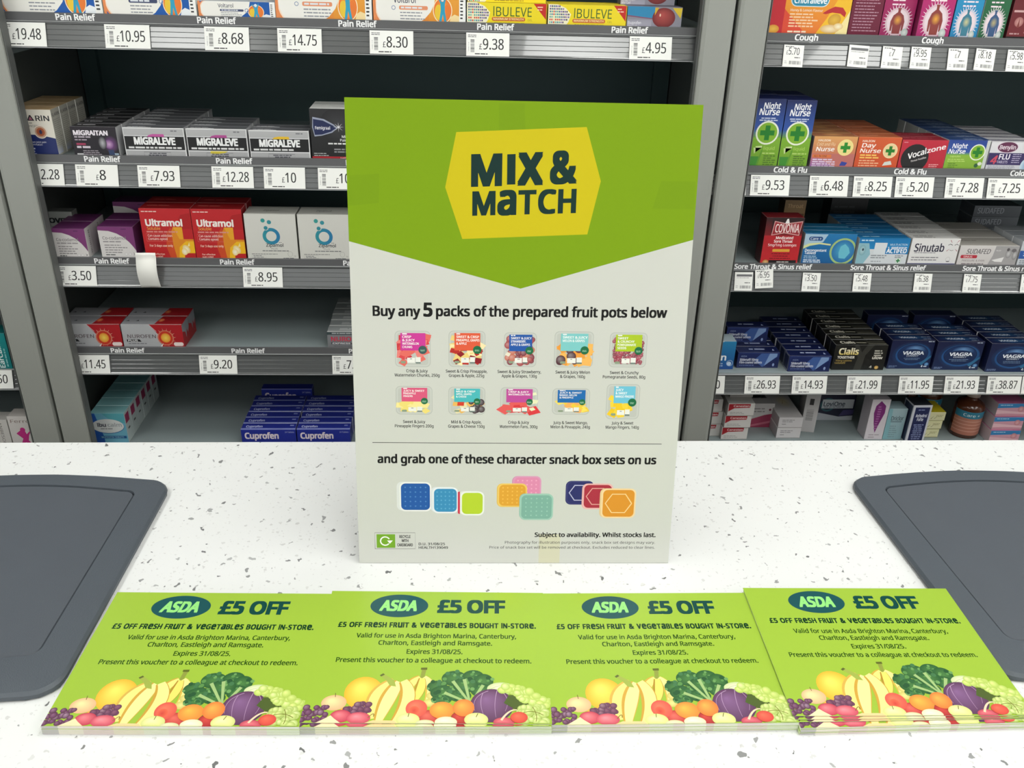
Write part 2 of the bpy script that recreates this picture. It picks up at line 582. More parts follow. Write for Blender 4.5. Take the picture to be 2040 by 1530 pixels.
def unit(label, x0, x1, rows):
    """one bay: x0..x1 between the seams of its uprights; rows: (deck z, strip?, words, lettering gap)"""
    t = empty('shelving_unit', ((x0 + x1) / 2, 1560, FLOOR))
    tag(t, label, 'shelving unit', 'pharmacy shelving bays')
    off = t.location
    kids = []
    def part(o, parent=t):
        o.parent = parent
        kids.append(o)
        return o
    def bx(name, a, m, bev=0.0, parent=t):
        me = bevel_mesh(name, *a, m, bev, 2) if bev else mesh(name, *box_v(*a), m)
        o = bpy.data.objects.new(name, me); link(o); return part(o, parent)
    bx('back_panel', (x0 + 2, 1730, FLOOR, x1 - 2, 1742, 1060), M_BACK)
    for sx, e in ((x0 + 2, 1), (x1 - 2, -1)):
        bx('side_panel', (min(sx, sx + e * 10), 1412, FLOOR, max(sx, sx + e * 10), 1730, 1060), M_SIDE)
        u = bx('upright', (min(sx, sx + e * 48), 1373, FLOOR, max(sx, sx + e * 48), 1395, 1060), M_UP, 7.0)
        g0 = sx + e * 48
        bx('inner_side_shade', (min(g0, g0 + e * 1.6), 1377, FLOOR, max(g0, g0 + e * 1.6), 1394, 1060), M_INNER_SHADE, 0.0, u)  # thin dark facing that paints shade on the upright's inner side
        bx('slotted_post', (min(sx + e * 12, sx + e * 42), 1716, FLOOR, max(sx + e * 12, sx + e * 42), 1729, 1060), M_BACK)
    bx('top_cap', (x0 + 2, 1395, 1061, x1 - 2, 1742, 1085), M_UP, 2.0)
    for (z, strip, words, cap) in rows:
        s = bx('shelf', (x0 + 14, 1409, z - 26, x1 - 14, 1729, z), M_DECK, 1.0)
        zt = z - 9 if strip else z - 1.5
        zb = zt - 33.5
        def ex(name, prof, m):
            o = extrude_x(name, prof, x0 + 14, x1 - 14, m); return part(o, s)
        ex('price_rail', profile_rail(zb, zt), M_RAIL)
        ex('rail_lip', [(1392.4, zb - 1.4), (1396.7, zb - 1.4), (1396.7, zb - 0.6), (1392.4, zb - 0.6)], M_LIP)
        ex('rail_lip', [(1400.8, zt + 0.1), (1405.2, zt + 0.1), (1405.2, zt + 1.0), (1400.8, zt + 1.0)], M_LIP)
        if strip:
            ex('header_strip', [(1402.4, zt + 1.2), (1406.8, zt + 1.2), (1406.8, z + 3.2), (1402.8, z + 3.2)], M_STRIP)
            if words:
                lettering(words, zt + 2.6, cap, s)
        for bxx in (x0 + 20, x1 - 24):
            bx('bracket', (bxx, 1420, z - 60, bxx + 4, 1716, z - 27), M_DECK, 0.0, s)
    # children were laid out in world millimetres: shift them under the empty at the base
    inv = Matrix.Translation(off).inverted()
    for k in t.children:
        k.matrix_parent_inverse = inv
    return t

PR = 'Pain Relief'
unit('grey shelving bay with dark back full of pain relief cartons', -704, 398, [
    (700, True, [], 8), (415.5, True, [(PR, a, b) for a, b in ((-586, -530), (-386, -330), (-183, -127), (20, 75), (220, 275))], 8.2),  # first entry: bare upper shelf added out of view to shade the row below
    (212.5, True, [(PR, -584, -529), (PR, -384, -328), (PR, -184, -128), (PR, 20, 75), (PR, 220, 275)], 8.2),
    (47.5, True, [(PR, -599, -543), (PR, -398, -342), (PR, -198, -142), (PR, 5, 60), (PR, 210, 265)], 8.2),
    (-112.5, True, [(PR, -601, -544), (PR, -398, -341), (PR, -198, -142), (PR, 5, 60), (PR, 210, 265)], 8.0), (-308, True, [], 8)])
ST = 'Sore Throat & Sinus relief'
CF = 'Cold & Flu'
unit('grey shelving bay holding cough, cold and sinus cartons behind the counter', 398, 1500, [
    (700, True, [], 8), (411, True, [('Cough', 499, 535), ('Cough', 696, 730), ('Cough', 895, 930), ('Cough', 1095, 1130)], 8.2),  # its uppermost shelf is likewise an unseen addition that shades the cough row
    (211.5, True, [(CF, 499, 554), (CF, 698, 752), (CF, 893, 948), (CF, 1095, 1150)], 8.2),
    (47.5, True, [(ST, 458, 592), (ST, 659, 791), (ST, 856, 988), (ST, 1060, 1192)], 8.2),
    (-158, False, [], 8), (-308, False, [], 8)])
unit('grey shelving bay beyond the post, holding ear drops and mouth gel', -1806, -704, [
    (700, True, [], 8), (415.5, True, [], 8), (212.5, True, [], 8), (30, True, [], 8), (-150, False, [], 8), (-308, False, [], 8)])  # uppermost shelf here is also added, unseen, for its shade

# ------------------------------------------------------------------ counter
ct = empty('service_counter', (0, 600, FLOOR))
tag(ct, 'long white speckled laminate service counter across the foreground', 'counter')
def cpart(name, me):
    o = bpy.data.objects.new(name, me); link(o, ct)
    o.matrix_parent_inverse = Matrix.Translation(ct.location).inverted()
    return o
cpart('worktop', bevel_mesh('worktop', -1600, 300, -38, 1800, 902, 0, M_COUNTER, 1.5, 2))
cpart('front_panel', bevel_mesh('front_panel', -1580, 340, FLOOR + 100, 1780, 358, -38, M_CASE, 1))
cpart('back_panel', bevel_mesh('back_panel', -1580, 860, FLOOR + 100, 1780, 878, -38, M_CASE, 1))
cpart('end_panel', bevel_mesh('end_panel', -1580, 358, FLOOR + 100, -1562, 860, -38, M_CASE, 1))
cpart('end_panel', bevel_mesh('end_panel', 1762, 358, FLOOR + 100, 1780, 860, -38, M_CASE, 1))
cpart('plinth', bevel_mesh('plinth', -1560, 380, FLOOR, 1760, 850, FLOOR + 100, M_BACK, 1))

def outline(x0, x1, y0, y1, r, bulge_b, bulge_f, taper, n=7, m=16):
    """rounded plan of the moulded panel: bowed back and front edges, sides drawn in a little towards the front"""
    pts = []
    cx = (x0 + x1) / 2; hw = (x1 - x0) / 2
    def corner(px, py, a0):
        for i in range(n + 1):
            t = math.radians(a0 + 90 * i / n)
            pts.append((px + r * math.cos(t), py + r * math.sin(t)))
    corner(x1 - r, y1 - r, 0)
    for i in range(1, m):
        t = i / m
        pts.append((x1 - r - (2 * hw - 2 * r) * t, y1 + bulge_b * math.sin(math.pi * t)))
    corner(x0 + r, y1 - r, 90)
    corner(x0 + r + taper, y0 + r, 180)
    for i in range(1, m):
        t = i / m
        pts.append((x0 + r + taper + (2 * hw - 2 * r - 2 * taper) * t, y0 - bulge_f * math.sin(math.pi * t)))
    corner(x1 - r - taper, y0 + r, 270)
    return pts

def ring_mesh(name, loops, m, close_bottom=None, close_top=None):
    """loops: list of equal-length (x,y,z) loops joined in order"""
    n = len(loops[0]); v = [p for l in loops for p in l]; f = []
    for k in range(len(loops) - 1):
        for i in range(n):
            j = (i + 1) % n
            f.append((k * n + i, k * n + j, (k + 1) * n + j, (k + 1) * n + i))
    if close_top: f.append(tuple(range((len(loops) - 1) * n, len(loops) * n)))
    if close_bottom: f.append(tuple(range(n - 1, -1, -1)))
    me = mesh(name, v, f, m, smooth=False)
    bm = bmesh.new(); bm.from_mesh(me); bmesh.ops.recalc_face_normals(bm, faces=bm.faces); bm.to_mesh(me); bm.free()
    me.polygons.foreach_set('use_smooth', [len(p.vertices) < 5 for p in me.polygons])
    me.set_sharp_from_angle(angle=math.radians(32))
    return me

def tray(label, x0, x1, tp, seed):
    cx = (x0 + x1) / 2
    t = empty('counter_mat', (cx, 665, 0))
    tag(t, label, 'counter mat', 'grey counter mats')
    rr = random.Random(seed)
    def O(ins, z, r, wob=0.0):
        p = outline(x0 + ins - cx, x1 - ins - cx, 512 + ins * 1.35 - 665, 812 - ins * 0.75 - 665, r, 11, 7, tp)
        return [(a + rr.uniform(-wob, wob), b + rr.uniform(-wob, wob), z) for a, b in p]
    rim = [O(1.5, 0.2, 22), O(0, 1.5, 23, 0.5), O(0, 5.0, 23, 0.5), O(2.0, 7.4, 22, 0.2), O(26, 8.4, 12), O(29.4, 8.2, 11), O(29.8, 5.6, 11), O(29.8, 0.4, 11)]
    obj('rim', ring_mesh('rim', rim, M_TRAYRIM), t)
    inner = [O(30.6, 0.4, 10), O(30.6, 5.4, 10), O(31.6, 7.0, 9.5), O(60, 6.4, 6)]
    obj('inner_panel', ring_mesh('inner_panel', inner, M_TRAY, close_top=True), t)
    return t
tray('dark grey moulded mat with recessed centre beside the first voucher stack', -592, -310, 2.0, 3)
tray('dark grey moulded mat partly under the fourth voucher stack', 428, 712, 8.0, 5)

# ------------------------------------------------------------------ price tickets on the rails
def ticket_art(price, kind):
    if kind == 'wide':
        w, h = 64.0, 32.5
        a = Art(w, h)
        a.B(4, 26, 88, 2, 7, 3.0, '#555555')
        a.BAR(10, 16, 19, 72, 15, '#5a5a5a', hor=True)
        a.BAR(5, 20, 6.5, 60, 8, '#9a9a9a', hor=True)
        a.B(20, 50, 7, 1, 5, 4.5, '#333333')
        if price:
            n = len(price)
            n0 = {1: 56, 2: 52, 4: 38.5, 5: 34}[n]; n1 = {1: 71, 2: 78, 4: 87, 5: 89}[n]
            a.T('£', n0 - 8.5, n0 - 1.6, 29, 24, '#222222', b=0.004)
            a.T(price, n0, n1, 29, 46, '#1c1c1c', b=0.008)
    else:
        w, h = 31.0, 31.5
        a = Art(w, h)
        if price == '':
            a.R(10, 76, 96, 88, '#6a6a6c'); a.B(12, 80, 68, 1, 5, 3, '#999999')
        else:
            a.B(8, 50, 90, 1, 5, 4, '#555555')
            n = len(price)
            n0 = 46 if n == 1 else 25; n1 = 62 if n == 1 else 79
            a.T('£', n0 - 11, n0 - 2, 56, 18, '#333333', b=0.002)
            a.T(price, n0, n1, 56, 32, '#262626', b=0.006)
        a.B(56, 94, 41, 1, 5, 4, '#555555')
        a.BAR(32, 12, 92, 28, 22, '#777777')
        a.B(8, 24, 24, 2, 8, 3, '#aaaaaa')
    return w, h, a
_tk = {}
def ticket(price, x, zb, kind, where, rot=0.0, dx=0.0):
    key = (price, kind)
    if key not in _tk:
        w, h, a = ticket_art(price, kind)
        me = bevel_mesh('price_ticket', 0, 0, 0, w, 0.5, h, M_PAPER, 0, 1, lambda n: lin('#e8e8e4'))
        _tk[key] = (w, h, me, a.build('ticket_print'))
    w, h, me, pm = _tk[key]
    o = bpy.data.objects.new('price_ticket', me)
    R = Matrix.Rotation(math.atan(8.7 / 33.5) * -1, 4, 'X')
    o.matrix_world = Matrix.Translation((x * MM, (1392.8 if kind == 'wide' else 1392.2) * MM, (zb + 0.4) * MM)) @ R @ Matrix.Rotation(rot, 4, 'Y')
    link(o)
    p = bpy.data.objects.new('ticket_print', pm)
    p.matrix_local = Matrix(((1, 0, 0, 0), (0, 0, -1, 0), (0, 1, 0, 0), (0, 0, 0, 1)))
    link(p, o)
    tag(o, where, 'price ticket', 'price tickets on the shelf rails')
ZL = {1: 373, 2: 170, 3: 5, 4: -155}
ZR = {1: 368.5, 2: 169, 3: 5, 4: -193}
def T_(row, side, items):
    zz = (ZL if side == 'L' else ZR)[row]
    for it in items:
        price, x, kind, where = it[:4]
        ticket(price, x, zz + (it[5] if len(it) > 5 else 0), kind, where, it[4] if len(it) > 4 else 0.0)
W_ = 'wide'; Q_ = 'sq'
T_(1, 'L', [('19.48', -666, W_, 'white price ticket reading 19.48 beside the grey post'), ('10.95', -519, W_, 'white price ticket reading 10.95 under the taller blue and white gel carton'),
            ('8.68', -377, W_, 'white price ticket reading 8.68 under the low blue and white gel carton'), ('14.75', -272, W_, 'white price ticket reading 14.75 under the taller orange gel carton'),
            ('8.30', -138, W_, 'white price ticket reading 8.30 under the second orange gel carton'), ('9.38', 4, W_, 'white price ticket reading 9.38 under the yellow gel cartons'),
            ('4.95', 248, W_, 'white price ticket reading 4.95 at the end of the top rail')])
T_(2, 'L', [('12.28', -681, W_, 'white price ticket reading 12.28, half hidden behind the grey post'), ('8', -599, W_, 'white price ticket reading 8 under the black migraine carton'),
            ('7.93', -505, W_, 'white price ticket reading 7.93 under the silver migraine cartons'), ('12.28', -392, W_, 'white price ticket reading 12.28 under the pink and yellow dotted silver cartons'),
            ('10', -312, W_, 'white price ticket reading 10 under the yellow dotted silver carton'), ('10', -228, W_, 'white price ticket half hidden behind the green sign, second rail')])
T_(3, 'L', [('3.50', -662, W_, 'white price ticket reading 3.50 under the purple and white cartons'), ('8.95', -362, W_, 'white price ticket reading 8.95 under the white effervescent cartons')])
T_(4, 'L', [('11.45', -669, W_, 'white price ticket reading 11.45 under the red and silver cartons'), ('9.20', -454, W_, 'white price ticket reading 9.20 under the bare shelf'),
            ('7.93', -227, W_, 'white price ticket cut off by the green sign, lowest visible rail')])
T_(1, 'R', [('5.70', 483, Q_, 'small square ticket reading 5.70 tilted under the orange lozenge carton', 0.03, -1), ('', 583, Q_, 'small square ticket with grey header and no price, top rail', 0.05, 1),
            ('7', 636, Q_, 'small square ticket reading 7 under the shorter magenta carton', 0.03), ('9.95', 681, Q_, 'small square ticket reading 9.95 under the larger magenta carton', 0.02, 0),
            ('7', 740, Q_, 'small square ticket reading 7 under the blue cough carton', 0.0, -1), ('8.18', 782, Q_, 'small square ticket reading 8.18 under the green cough carton', 0.05, 0),
            ('5.98', 833, Q_, 'small square ticket reading 5.98 under the dark red carton', 0.02, -1)])
T_(2, 'R', [('6.48', 392, W_, 'white price ticket mostly hidden behind the middle post, second rail'), ('9.53', 463, W_, 'white price ticket reading 9.53 under the tall blue and green cartons'),
            ('6.48', 560, W_, 'white price ticket reading 6.48 under the orange and purple carton'), ('8.25', 633, W_, 'white price ticket reading 8.25 under the orange day carton'),
            ('5.20', 703, W_, 'white price ticket reading 5.20 under the red and black carton'), ('7.28', 787, W_, 'white price ticket reading 7.28 under the short blue and green carton'),
            ('7.25', 858, W_, 'white price ticket reading 7.25 under the white and purple flu carton')])
T_(3, 'R', [('', 460, Q_, 'small square ticket with grey header beside the middle post'), ('6.95', 496, Q_, 'small square ticket reading 6.95 tilted over the header strip', -0.06, 4),
            ('3.50', 577, Q_, 'small square ticket reading 3.50 under the blue decongestant carton', 0.02), ('5.48', 666, Q_, 'small square ticket reading 5.48 under the blue and white carton', 0.01),
            ('6.38', 773, Q_, 'small square ticket reading 6.38 under the white sinus carton', 0.01), ('7.75', 860, Q_, 'small square ticket reading 7.75 under the flat white and grey carton', 0.02),
            ('7.75', 963, Q_, 'small square ticket at the frame edge, sinus rail')])
T_(4, 'R', [('9.50', 406, W_, 'white price ticket half hidden behind the middle post, lowest rail'), ('26.93', 507, W_, 'white price ticket reading 26.93 under the set-back navy tablet carton'),
            ('14.93', 594, W_, 'white price ticket reading 14.93 under the forward navy tablet carton'), ('21.99', 695, W_, 'white price ticket reading 21.99 under the black and gold carton'),
            ('11.95', 792, W_, 'white price ticket reading 11.95 under the first blue oval carton'), ('21.93', 878, W_, 'white price ticket reading 21.93 under the middle blue oval carton'),
            ('38.87', 958, W_, 'white price ticket reading 38.87 under the last blue oval carton'), ('38.87', 1024, W_, 'white price ticket at the frame edge, lowest rail')])
ticket('8.50', -837, -184, W_, 'white price ticket reading 8.50 under the teal ear carton')

# blank paper tag curling off the third rail
def paper_tag():
    n = 14; v = []; f = []
    for i in range(n + 1):
        t = i / n
        z = 4 + 60 * t
        y = 1390.8 - 7.5 * math.sin(math.pi * min(t * 1.05, 1)) - (2.0 if t > 0.9 else 0)
        for k, x in enumerate((0, 16, 32)):
            v.append((x, y + (1.2 if k == 1 else 0), z + (1.6 * math.sin(x / 5) if i == n else 0)))
    for i in range(n):
        for k in range(2):
            a = i * 3 + k
            f.append((a, a + 1, a + 4, a + 3))
    me = mesh('paper_tag', v, f, M_PAPER, [lin('#f1f0ea')] * len(f), smooth=True)
    o = obj('paper_tag', me, None, (-527, 0, 0))
    md = o.modifiers.new('thickness', 'SOLIDIFY'); md.thickness = 0.0004
    tag(o, 'blank white paper tag curling off the rail under the red cartons', 'paper tag')
paper_tag()

# ------------------------------------------------------------------ pain relief bay, top shelf
WHT = '#eeece6'
def gel_pack(kind):
    def f(a):
        base, arc, fig = (('#0f56a8', '#e48a52', '#f0a030') if kind == 'blue' else ('#e08a30', '#e58b52', '#f2b43a'))
        a.R(0, 0, 93, 100, base)
        if kind == 'orange': a.R(60, 0, 93, 100, '#e0902c', '#e9a33a')
        a.E(20, 52, 20, 70, arc); a.E(22, 52, 20, 70, '#f3ddc8'); a.E(23.5, 52, 20, 68, WHT)
        a.R(0, 0, 3, 100, arc)
        a.P([(20, 0), (20, 100), (68, 100), (66, 62), (62, 36), (55, 12), (48, 0)], WHT)
        if kind == 'orange': a.P([(0, 0), (0, 30), (9, 0)], arc)
        # running figure in a ring
        a.E(75, 42, 10.5, 42, '#f6e7c0'); a.E(75, 42, 9.6, 39, fig, '#e8702c')
        a.E(70.5, 36, 4.0, 25, '#e9c437'); a.E(79.5, 36, 3.4, 25, '#e87a2e')
        a.P([(71.5, 84), (74, 70), (76, 70), (78.5, 92), (79.5, 90), (77.5, 62), (77.5, 40), (79.5, 2), (77, 2), (75.3, 30), (73.5, 2), (71, 2), (73, 42), (72.8, 62), (69.5, 88)], '#2b9ec0')
        a.E(75, 80, 1.7, 9, '#d7e7ee')
        a.P([(82, 0), (84, 22), (88, 30), (93, 24), (93, 0)], '#e9eef2' if kind == 'blue' else '#f2d9a0')
        a.R(93, 0, 100, 100, '#f1f1ee')
        a.T('FOR PHARMACY', 0, 88, 0, 4.6, '#333333', b=0.01) if False else None
        a.T('Voltarol', 26 if kind == 'blue' else 22, 46, 64, 23, '#26324a', b=0.008)
        a.RR(28, 42, 59, 55, 2, '#3c4668' if kind == 'blue' else '#e4936a')
        a.B(30, 57, 46, 1, 5, 5.5, '#dfe3ea')
        a.O(63 if kind == 'blue' else 22, 48, 3, 3, 0.9, '#7c8fb0')
        a.B(29, 58, 31, 3, 10, 3.6, '#8c9098')
        a.B(94.2, 97.8, 82, 7, 11, 5, '#3a3a3a')
    return f
def gel_top(c):
    return lambda a: a.R(3, 5, 60, 95, '#d9d7d2').R(62, 5, 95, 95, c)
carton('gel_carton', 'blue and white gel carton with orange figure beside the grey post', -664, 415.5, 144, 46, 44, gel_pack('blue'), '#c9cdd4', '#e9e9e6', n=2)
carton('gel_carton', 'taller blue and white gel carton with orange figure', -518, 415.5, 131, 43, 40, gel_pack('blue'), '#c9cdd4', '#e9e9e6', n=2)
carton('gel_carton', 'low blue and white gel carton with orange figure', -384, 415.5, 110, 23, 34, gel_pack('blue'), '#c9cdd4', '#e9e9e6', n=2)
carton('gel_carton', 'taller orange and white gel carton with running figure', -273, 415.5, 139, 46, 44, gel_pack('orange'), '#d9c9b4', '#e9e9e6', n=2)
carton('gel_carton', 'second orange and white gel carton with running figure', -132, 415.5, 135, 42, 42, gel_pack('orange'), '#d9c9b4', '#e9e9e6', n=2)
def ibu(a):
    a.R(0, 0, 100, 100, '#ead41c')
    a.P([(0, 0), (0, 100), (12, 100), (22, 84), (29, 56), (26, 20), (22, 0)], '#efe9c8')
    for r in range(8):
        for c in range(12):
            u = 2.6 + c * 2.35; v = 6 + r * 12.2
            lim = 12 + (1 - abs(v - 48) / 55) * 18
            if u > lim: continue
            dist = math.hypot((u - 8) / 2.35, (v - 36) / 12.2)
            if dist < 0.7: col = '#e9d3a0'
            elif abs(u - 8) < 1.6 and abs(v - 36) < 34 or abs(v - 36) < 6 and abs(u - 8) < 7: col = '#cc3a28'
            elif dist < 3.2: col = ('#3d9c94', '#5cb3a4', '#2c7fa0')[(r + c) % 3]
            elif u > 20: col = ('#8a6ab8', '#5b4aa0', '#2d2a4a')[(r + c) % 3]
            else: col = ('#3b4a8a', '#7a68b0', '#40306a', '#2a6a8a')[(r * 3 + c) % 4]
            a.P([(u - .8, v - 4), (u + .8, v - 4), (u + .8, v + 4), (u - .8, v + 4)], col, same=True)
    a.T('IBULEVE', 33, 81, 40, 42, '#20552a', b=0.0)
    a.RR(31, 18, 73, 36, 2.6, '#c4602a'); a.T('MAXIMUM STRENGTH', 33, 71, 23, 9.5, '#f0dca0', b=0.015)
    a.T('GEL', 76, 82, 20, 9, '#a08a20')
    a.B(34, 78, 6, 1, 4, 5, '#9a8a18')
    a.P([(83, 100), (99, 100), (99, 28)], '#c2261e'); a.B(88, 96, 82, 2, 12, 5, '#f0cdb0')
    a.R(99, 0, 100, 100, '#b8a014')
carton('gel_carton', 'yellow pain gel carton with dotted corner, beside the orange cartons', 5, 415.5, 118, 30, 33, ibu, '#e6cf1c', '#d8c41c', n=2)
carton('gel_carton', 'yellow pain gel carton with dotted corner, beside the red ball carton', 125, 415.5, 117, 30, 33, ibu, '#e6cf1c', '#d8c41c', n=2)
carton('gel_carton', 'yellow pain gel carton lying on top of its row', 6, 446, 116, 28, 33, ibu, '#e6cf1c', '#d8c41c', Y=1416)
def ibugel(a):
    a.R(0, 0, 100, 100, '#8d8c98', '#7f7e8a'); a.R(0, 0, 45, 40, '#a6a4b4', '#94929f')
    a.P([(0, 100), (50, 100), (50, 46), (28, 52), (0, 60)], '#2a82ae')
    a.P([(0, 60), (28, 52), (50, 46), (50, 42), (28, 47), (0, 54)], '#7e4a66')
    a.T('Ibuprofen', 2, 26, 18, 14, '#e6e4ea', b=0.004); a.T('6hr Gel', 2, 18, 3, 12, '#e6e4ea', b=0.004)
    a.E(67, 50, 21, 46, '#b04a44', '#6d1d20', off=(-.2, .35)); a.E(60, 62, 1.3, 7, '#e8c8b0')
    a.P([(82, 96), (100, 96), (98, 48)], '#d8bc2a'); a.P([(50, 96), (57, 96), (50, 60)], '#caa52c')
carton('gel_carton', 'grey gel carton with a glossy red ball', 243, 415.5, 82, 30, 34, ibugel, '#5f5d6a', '#6d6b78', n=2)
carton('gel_carton', 'grey gel carton with red ball lying on top of its row', 236, 446, 82, 30, 34, ibugel, '#5f5d6a', '#6d6b78', Y=1436)

# ------------------------------------------------------------------ pain relief bay, second shelf
def flarin(a):
    a.R(0, 0, 100, 100, '#e9e3d8', '#ddd7cb')
    a.P([(0, 0), (100, 0), (100, 38)] + [(100 - i * 10, 38 + 8 * math.sin(i / 10 * 2.8)) for i in range(1, 11)], '#1d2b66')
    a.T('F', 15, 24, 76, 11, '#1e1e24', b=0.014); a.T('L', 30, 39, 76, 11, '#1e1e24', b=0.014); a.T('RIN', 62, 94, 76, 11, '#1e1e24', b=0.014)
    a.P([(42, 76), (49, 88), (52, 88), (59, 76)], '#1e1e24'); a.P([(46, 78), (50.5, 85), (55, 78)], '#b06a80')
    a.B(20, 58, 70, 1, 5, 2, '#8d8a84'); a.T('IBUPROFEN', 34, 66, 62, 5, '#5e5a55', b=0.004)
    a.Ci(68, 52, 10, '#e8d6c4', '#b48468'); a.Ci(68, 52, 6.4, '#7a2c28', '#b4643c'); a.E(68, 52, 3.2, 4.6, '#2a2c50'); a.O(68, 52, 9.8, 9.8, 1.2, '#eae2d6')
    a.T('Relief from joint pain', 24, 76, 28, 4, '#e8e8ee'); a.T('and inflammation', 24, 66, 22.5, 4, '#e8e8ee')
    a.B(20, 58, 14, 3, 6, 3, '#c4c8dc')
def flarin_side(a):
    a.R(2, 0, 98, 100, '#b4b1a6', '#a7a49a'); a.T('FLARIN', 6, 92, 84, 7, '#2c2c2e', b=0.01)
    a.B(8, 90, 76, 16, 4.2, 1.6, '#85837a')
    a.R(2, 4, 60, 22, '#b9c0d4', '#a7a49a')
carton('tablet_carton', 'white and navy joint pain carton with a brown ring', -687, 212.5, 64, 69, 31, flarin, '#b99d74', '#b4b1a6', n=4, sideart=flarin_side)
def migraitan(a):
    a.R(0, 0, 100, 100, '#191720', '#231d26')
    a.E(84, 42, 17, 30, '#7a4a86', '#231d26'); a.Ci(80, 42, 7, '#c8a0c8', '#6a3a78'); a.E(66, 46, 9, 22, '#b4b4b8', '#232028')
    a.T('MIGRAITAN', 5, 81, 72, 15, '#ece4ec', b=0.03); a.B(6, 58, 63, 1, 5, 5, '#b4a8b4'); a.B(6, 36, 54, 1, 5, 4, '#a89aa8')
    a.B(8, 42, 38, 1, 5, 7, '#a03a5a'); a.B(8, 52, 28, 1, 5, 7, '#d6ccd6'); a.B(20, 62, 18, 3, 6, 3, '#9a929a')
    a.R(6, 2, 20, 10, '#d8d8da'); a.R(84, 2, 98, 12, '#9db0c0')
    a.P([(78, 0), (76, 22), (88, 24), (90, 0)], '#2c3e62')
carton('tablet_carton', 'black migraine carton with glowing head', -599, 212.5, 68, 45, 27, migraitan, '#2b2a2c', '#b8b8ba', n=6,
       topart=lambda a: a.R(0, 0, 100, 10, '#8a888c').B(8, 60, 55, 1, 10, 14, '#c8c6ca'))
def migraleve(col, col2):
    def f(a):
        a.R(0, 0, 100, 100, '#a6a6a8', '#b4b4b6'); a.R(0, 26, 100, 72, '#151517'); a.R(0, 22.5, 100, 26, '#d8d8da'); a.R(0, 71, 100, 74, '#d2d2d4')
        a.T('MIGRALEVE', 16, 84, 44, 23, '#f0f0f0', b=0.035)
        a.P([(38, 70), (42, 76), (48, 79), (66, 79), (67, 70)], col)
        if col2: a.P([(36, 16), (37, 24), (66, 24), (60, 18), (50, 15)], col2)
        a.B(6, 98, 30, 1, 5, 6, '#dcdcdc')
        a.L([(30, 3), (74, 3), (74, 18), (30, 18), (30, 3)], 0.5, '#5a5a60'); a.B(36, 70, 12, 2, 6, 3.5, '#4a4a52', 'c')
        a.B(78, 90, 88, 1, 4, 4, '#77777c'); a.R(0, 97, 100, 100, '#e4e4e4'); a.R(0, 0, 1.2, 97, '#d6d6d6'); a.R(98.6, 0, 100, 97, '#e2e2e2')
    return f
mtop = lambda a: a.R(2, 0, 98, 60, '#55565a').R(2, 3, 46, 18, '#d0d0d2').B(6, 44, 30, 2, 18, 10, '#cfcfd2')
carton('tablet_carton', 'silver and black migraine carton with pink pill', -521, 212.5, 92, 45, 24, migraleve('#c0569c', None), '#6d6e72', '#b2b2b4', n=7, topart=mtop)
carton('tablet_carton', 'silver and black migraine carton with pink and yellow pills', -426, 212.5, 92, 45, 24, migraleve('#b04a90', '#d8c430'), '#6d6e72', '#b2b2b4', n=4, topart=mtop)
carton('tablet_carton', 'silver and black migraine carton with yellow pill', -331, 212.5, 92, 44, 24, migraleve('#e2b82a', None), '#6d6e72', '#b2b2b4', n=2, topart=mtop)
def femi(a):
    a.R(0, 0, 100, 100, '#131315', '#2a2a2d'); a.E(60, 68, 40, 34, '#3a3a3e', '#1e1e21')
    a.P([(6, 84), (30, 80), (50, 70), (58, 63), (46, 54), (24, 48), (8, 46), (4, 64)], '#9aa0b4'); a.P([(7, 80), (28, 77), (48, 68), (55, 63), (44, 56), (24, 50), (9, 49), (6, 64)], '#1a2450')
    a.T('Femigraal', 10, 42, 60, 6, '#e8e8f0', b=0.012)
    for i in range(8):
        t = i * math.pi / 4
        a.L([(60, 65), (60 + 11 * math.cos(t), 65 + 9 * math.sin(t))], 0.9, '#e4e4e8', 0.1)
    a.T('Migraine', 66, 98, 44, 5, '#e8e8e8', b=0.01); a.T('Pain Relief', 62, 98, 37, 5, '#e8e8e8', b=0.01); a.B(36, 98, 31, 1, 5, 3, '#dcdcdc')
    a.B(48, 98, 20, 2, 5, 2.6, '#8f8f92'); a.R(0, 2, 100, 7, '#a8202c'); a.T('tablets', 60, 90, 3.2, 2.6, '#e8c8c8', b=0.005); a.B(4, 40, 12, 2, 4, 1.6, '#b0b0b0')
carton('tablet_carton', 'tall black migraine carton with white top beside the sign', -236, 212.5, 72, 78, 32, femi, '#d9d9d6', '#1b1b1e', n=2)

# ------------------------------------------------------------------ pain relief bay, third shelf
def coco(a):
    a.R(0, 0, 100, 100, '#d9d5d3')
    a.P([(0, 100), (100, 100), (100, 22), (94, 34), (84, 50), (70, 66), (52, 78), (30, 86), (0, 88)], '#7c3a72')
    a.T('Co-codamol', 10, 76, 58, 10, '#8a8284', b=0.012); a.B(10, 74, 49, 1, 5, 4, '#9a9496'); a.B(12, 76, 38, 4, 8, 3, '#8b8688')
    a.Ci(70, 10, 2.6, '#f2f0ee', '#c8c4c4'); a.Ci(81, 10, 2.6, '#f2f0ee', '#c8c4c4'); a.P([(90, 6), (94, 11), (90, 16), (97, 11)], '#2c2c30'); a.B(12, 40, 6, 1, 5, 3, '#4a4a4a')
    a.B(66, 82, 91, 1, 4, 3, '#5a2a5a')
coside = lambda a: a.R(2, 0, 98, 100, '#c9c5c2').BAR(30, 10, 40, 90, 12, '#8a8684', hor=True).R(60, 0, 62, 100, '#a9a5a2')
carton('tablet_carton', 'purple and white tablet carton set close to the post', -660, 47.5, 52, 49, 42, coco, '#682e62', '#c9c5c2', n=2, sideart=coside)
